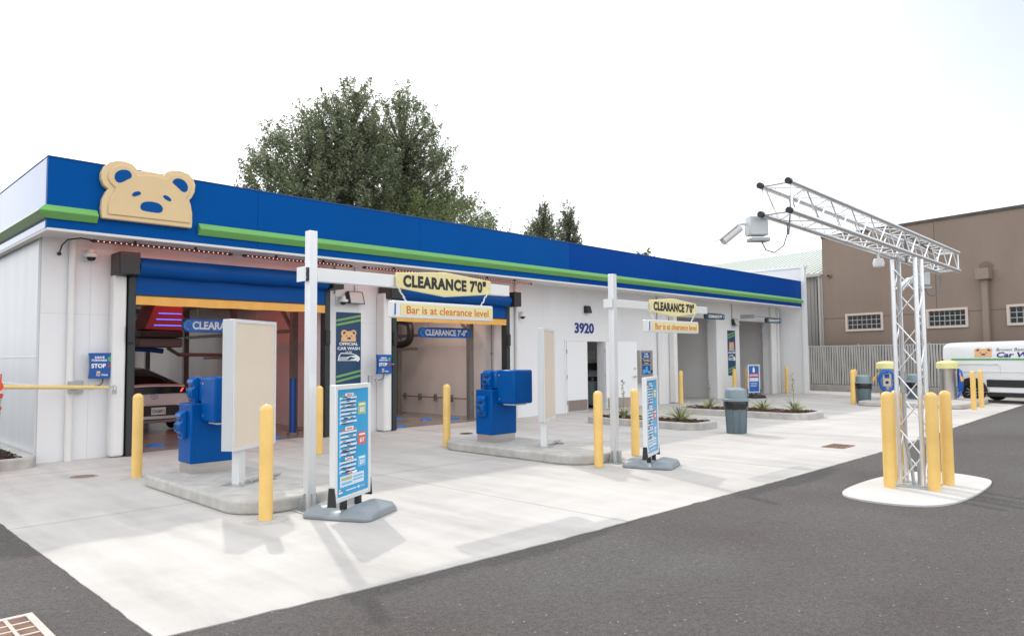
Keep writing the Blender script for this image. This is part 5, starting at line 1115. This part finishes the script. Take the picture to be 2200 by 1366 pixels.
# local x toward -Y (to the right in view), local +y toward ... lot side is -y when rotated; check sign below
sg = 1
wl = MB()
wins = [(1.10, 2.80), (4.66, 6.22), (7.62, 9.3), (11.2, 12.9)]
def W2(mb): return mb
z0w, z1w = 2.70, 3.46
segs = [(0, wins[0][0])]+[(wins[i][1], wins[i+1][0]) for i in range(3)]+[(wins[3][1], 26)]
for a, b in segs: wl.box(a, b, 0, 14, z0w, z1w)
wl.box(0, 26, 0, 14, 0, z0w).box(0, 26, 0, 14, z1w, 7.1)
P('wall', wl, m_brown, bbd, smooth=0)
P('parapet_cap', MB().box(-.03, 26, -.04, .4, 7.1, 7.22), m_browncap, bbd, smooth=0)
P('wall_joint', MB().box(0, 26, -.004, -.001, 3.30, 3.325).box(5.05, 5.07, -.004, -.001, 3.46, 7.1), mat('dark_brown_joint', (.12, .085, .065), .9), bbd, smooth=0)  # dark brown joint lines on the stucco
for a, b in wins:
    f = P('window', MB().box(a-.02, a+.08, -.05, .05, z0w-.02, z1w+.02).box(b-.08, b+.02, -.05, .05, z0w-.02, z1w+.02).box(a+.08, b-.08, -.05, .05, z1w-.07, z1w+.02).box(a+.08, b-.08, -.05, .05, z0w-.02, z0w+.07), m_winfr, bbd)
    bk = MB(); gl = MB(); nx, nz = 7, 3; w_ = (b-a-.16)/nx; h_ = (z1w-z0w-.14)/nz
    for i in range(nx):
        for j in range(nz): bk.box(a+.08+i*w_+.018, a+.08+(i+1)*w_-.018, .0, .05, z0w+.07+j*h_+.018, z0w+.07+(j+1)*h_-.018)
    P('glass_blocks', bk, m_block, f, bevel=.01)
    P('mortar', MB().box(a+.08, b-.08, .012, .06, z0w+.07, z1w-.07), mat('grey_mortar', (.40, .39, .37), .8), f, smooth=0)
du = E('wall_duct', 'brown square duct with a sooty hood on the brown building', 'duct', (bb0.x+dv.x*6.95, bb0.y+dv.y*6.95, 0), math.degrees(math.atan2(dv.y, dv.x)))
P('pipe', MB().box(-.11, .11, -.25, -.045, 0, 4.5), m_brownd, du, bevel=.01)
P('hood', MB().box(-.24, .24, -.42, -.045, 4.5, 4.92), m_brownd, du, bevel=.02)
P('soot_stain', MB().plate([(-.24, 4.93), (.24, 4.93), (.30, 5.02), (.20, 5.14), (.10, 5.20), (-.02, 5.24), (-.14, 5.18), (-.26, 5.08)], (0, -.001, 0), X_, Z_, .003), mat('soot', (.165, .12, .09), .95, var=.3, vscale=2, col2=(.215, .158, .12)), du, smooth=0)
wlp = E('wall_lamp', 'small round dark lamp high on the brown building', 'lamp', (bb0.x+dv.x*.38, bb0.y+dv.y*.38, 5.34), math.degrees(math.atan2(dv.y, dv.x)))
P('housing', MB().cyl((0, -.01, 0), (0, -.14, -.03), .10, 14), m_brownd, wlp); P('lens', MB().cyl((0, -.141, -.03), (0, -.15, -.03), .07, 14), m_black, wlp)
sh = E('metal_shed', 'grey metal shed with pale green ribbed roof behind the car wash', 'building', (bb0.x, bb0.y, 0), math.degrees(math.atan2(dv.y, dv.x)))
P('wall', MB().box(-16, -.02, .10, 6, 0, 5.45), m_siding, sh, smooth=0)
rbs = MB()
for i in range(80): x = -.12-i*.2; rbs.box(x-.045, x-.005, .06, .099, 0, 5.40)
P('siding_ribs', rbs, m_siding, sh, smooth=0)
P('rust_streak', MB().box(-.36, -.24, .05, .059, 0, 5.2), m_stain, sh, smooth=0)
P('corner_trim', MB().box(-.14, -.03, .0, .056, 0, 5.44), m_gutter, sh, smooth=0)
rl = 5.2; rz_ = 1.9
P('roof', MB().loft([[(x, -.05, 5.45), (x, rl, 5.45+rz_), (x, rl, 5.52+rz_), (x, -.05, 5.52)] for x in (-17, -.02)]), m_groof, sh, smooth=0)
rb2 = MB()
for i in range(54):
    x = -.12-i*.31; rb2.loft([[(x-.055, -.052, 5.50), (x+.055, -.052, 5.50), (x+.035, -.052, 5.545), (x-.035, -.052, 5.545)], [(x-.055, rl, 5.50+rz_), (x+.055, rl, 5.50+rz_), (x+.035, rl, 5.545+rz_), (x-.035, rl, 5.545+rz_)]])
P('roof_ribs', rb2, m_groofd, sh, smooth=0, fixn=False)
P('gutter', MB().box(-17, -.015, -.20, -.055, 5.32, 5.47), m_gutter, sh, bevel=.02)
P('downpipe', MB().box(-.20, -.11, -.10, -.02, 0, 5.3), m_gutter, sh, smooth=0)

# ------------------------------------------------------------------ trees
def tree(name, label, loc, group, trunk_h, trunk_r, lobes, nclump, leaf, mleaf, seed, cr=.55, per=30, droop=.0, limb=True):
    rr = random.Random(seed); t = E(name, label, 'tree', loc, 0, group); tr_ = MB()
    tr_.tube([(0, 0, 0), (.1, 0, trunk_h*.4), (-.05, .1, trunk_h*.75), (.05, 0, trunk_h)], [trunk_r, trunk_r*.75, trunk_r*.45, trunk_r*.12], 9)
    V = []; F = []
    tot = sum(l[3]*l[4]*l[5] for l in lobes)
    for (cx, cy, cz, rx, ry, rz) in lobes:
        k = max(6, int(nclump*rx*ry*rz/tot))
        for _ in range(k):
            while True:
                p = Vector((rr.uniform(-1, 1), rr.uniform(-1, 1), rr.uniform(-1, 1)))
                if .15 < p.length < 1 and (p.length > .55 or rr.random() < .35): break
            tip = 1+.10*rr.random()
            c = Vector((cx+p.x*rx*tip, cy+p.y*ry*tip, cz+p.z*rz*tip))
            # a limb to this clump
            if limb and rr.random() < .33:
                zb = max(trunk_h*.22, min(trunk_h*.95, c.z-1.0-rr.random()*1.5)); b0 = Vector((0, 0, zb)); m_ = b0.lerp(c, .5)+Vector((0, 0, -.25))
                tr_.tube([b0, m_, c], [.10, .05, .012], 5)
            out = Vector((p.x*.75, p.y*.75, .75+.4*p.z)).normalized(); rad = cr*(.55+.9*rr.random()); ln_ = rad*2.6
            for _ in range(per):
                f = rr.random(); w_ = rad*.52*(1.05-f*.75)
                q = out*(f-.35)*ln_+Vector([max(-1.5, min(1.5, rr.gauss(0, 1))) for _k in range(3)])*w_
                s_ = leaf*(.55+.8*rr.random()); a = Vector((rr.gauss(0, 1), rr.gauss(0, 1), rr.gauss(0, .8))).normalized(); b = a.cross(Vector((rr.gauss(0, 1), rr.gauss(0, 1), rr.gauss(0, 1)))).normalized()
                o = len(V); e_ = c+q
                V += [e_-a*s_, e_+b*s_*.45, e_+a*s_, e_-b*s_*.45]; F.append((o, o+1, o+2, o+3))
    P('trunk', tr_, m_bark, t)
    cm = MB(); cm.v = V; cm.f = F
    P('crown', cm, mleaf, t, smooth=0, fixn=False)
GT = 'trees behind the car wash'
tree('broadleaf_tree', 'largest dark broadleaf tree with a wide crown behind the car wash', (22.6, 36, 0), GT, 15.5, .45,
     [(.0, 0, 12.0, 2.7, 2.6, 5.0), (-3.0, 0, 11.0, 2.6, 2.5, 3.3), (-4.4, 0, 10.2, 1.7, 1.7, 2.6), (.5, 0, 16.1, 1.5, 1.5, 2.0), (-2.3, .3, 13.9, 1.5, 1.4, 1.6), (1.9, 0, 12.3, 2.0, 2.0, 3.5), (-5.6, 0, 9.6, 1.0, .9, .8)], 1250, .082, m_leafA, 21, .40, 64)
tree('broadleaf_tree', 'tall dark broadleaf tree right of the largest one, with twin tips', (27.4, 36.6, 0), GT, 16, .40,
     [(0, 0, 13.2, 2.7, 2.6, 5.0), (1.9, 0, 12.2, 2.3, 2.2, 3.9), (3.5, 0, 10.6, 2.2, 2.0, 2.1), (-1.4, 0, 12.6, 1.7, 1.7, 3.4), (.3, 0, 17.6, .8, .8, 1.4), (-.95, 0, 16.9, .6, .6, 1.2), (1.6, 0, 16.4, .7, .7, 1.3), (4.9, 0, 9.6, 1.5, 1.2, 1.1), (6.0, 0, 9.0, 1.0, .8, .8)], 900, .082, m_leafA, 22, .40, 62)
tree('shrubby_tree', 'rounded lighter green tree low in front of the tall dark ones', (29.0, 33.5, 0), GT, 8, .3,
     [(-3.2, 0, 8.5, 2.6, 2.2, 2.4), (0, 0, 8.9, 2.9, 2.4, 2.7), (2.6, 0, 8.0, 2.3, 2.0, 2.4), (4.2, 0, 7.0, 1.4, 1.4, 2.4), (-9.8, 1, 7.9, 2.5, 1.6, 1.6)], 800, .075, m_leafB, 23, .45, 60, 0, False)
tree('poplar_tree', 'slim upright tree above the roof, broader of the pair', (50.0, 45, 0), GT, 15, .25,
     [(0, 0, 13.2, 1.1, 1.0, 2.6), (-1.2, 0, 12.2, .9, .8, 1.9), (.9, 0, 12.8, .9, .8, 2.0), (-.1, 0, 15.2, .5, .5, 1.3), (-2.0, 0, 12.0, .6, .5, 1.2)], 260, .10, m_leafC, 24, .33, 46)
tree('poplar_tree', 'slim upright tree above the roof, narrower of the pair', (53.7, 45, 0), GT, 15, .22,
     [(0, 0, 13.2, 1.0, .9, 2.4), (-.1, 0, 15.3, .5, .5, 1.2), (1.2, 0, 12.4, .7, .6, 1.2)], 190, .10, m_leafC, 25, .33, 46)
tree('distant_tree', 'tiny treetop just showing over the blue fascia', (66.6, 45, 0), GT, 12, .2, [(0, 0, 11.8, 1.0, 1.0, 1.4), (1.1, 0, 11.3, .8, .8, 1.2), (-1, 0, 11.2, .8, .8, 1.2)], 60, .16, m_leafC, 26, .4)
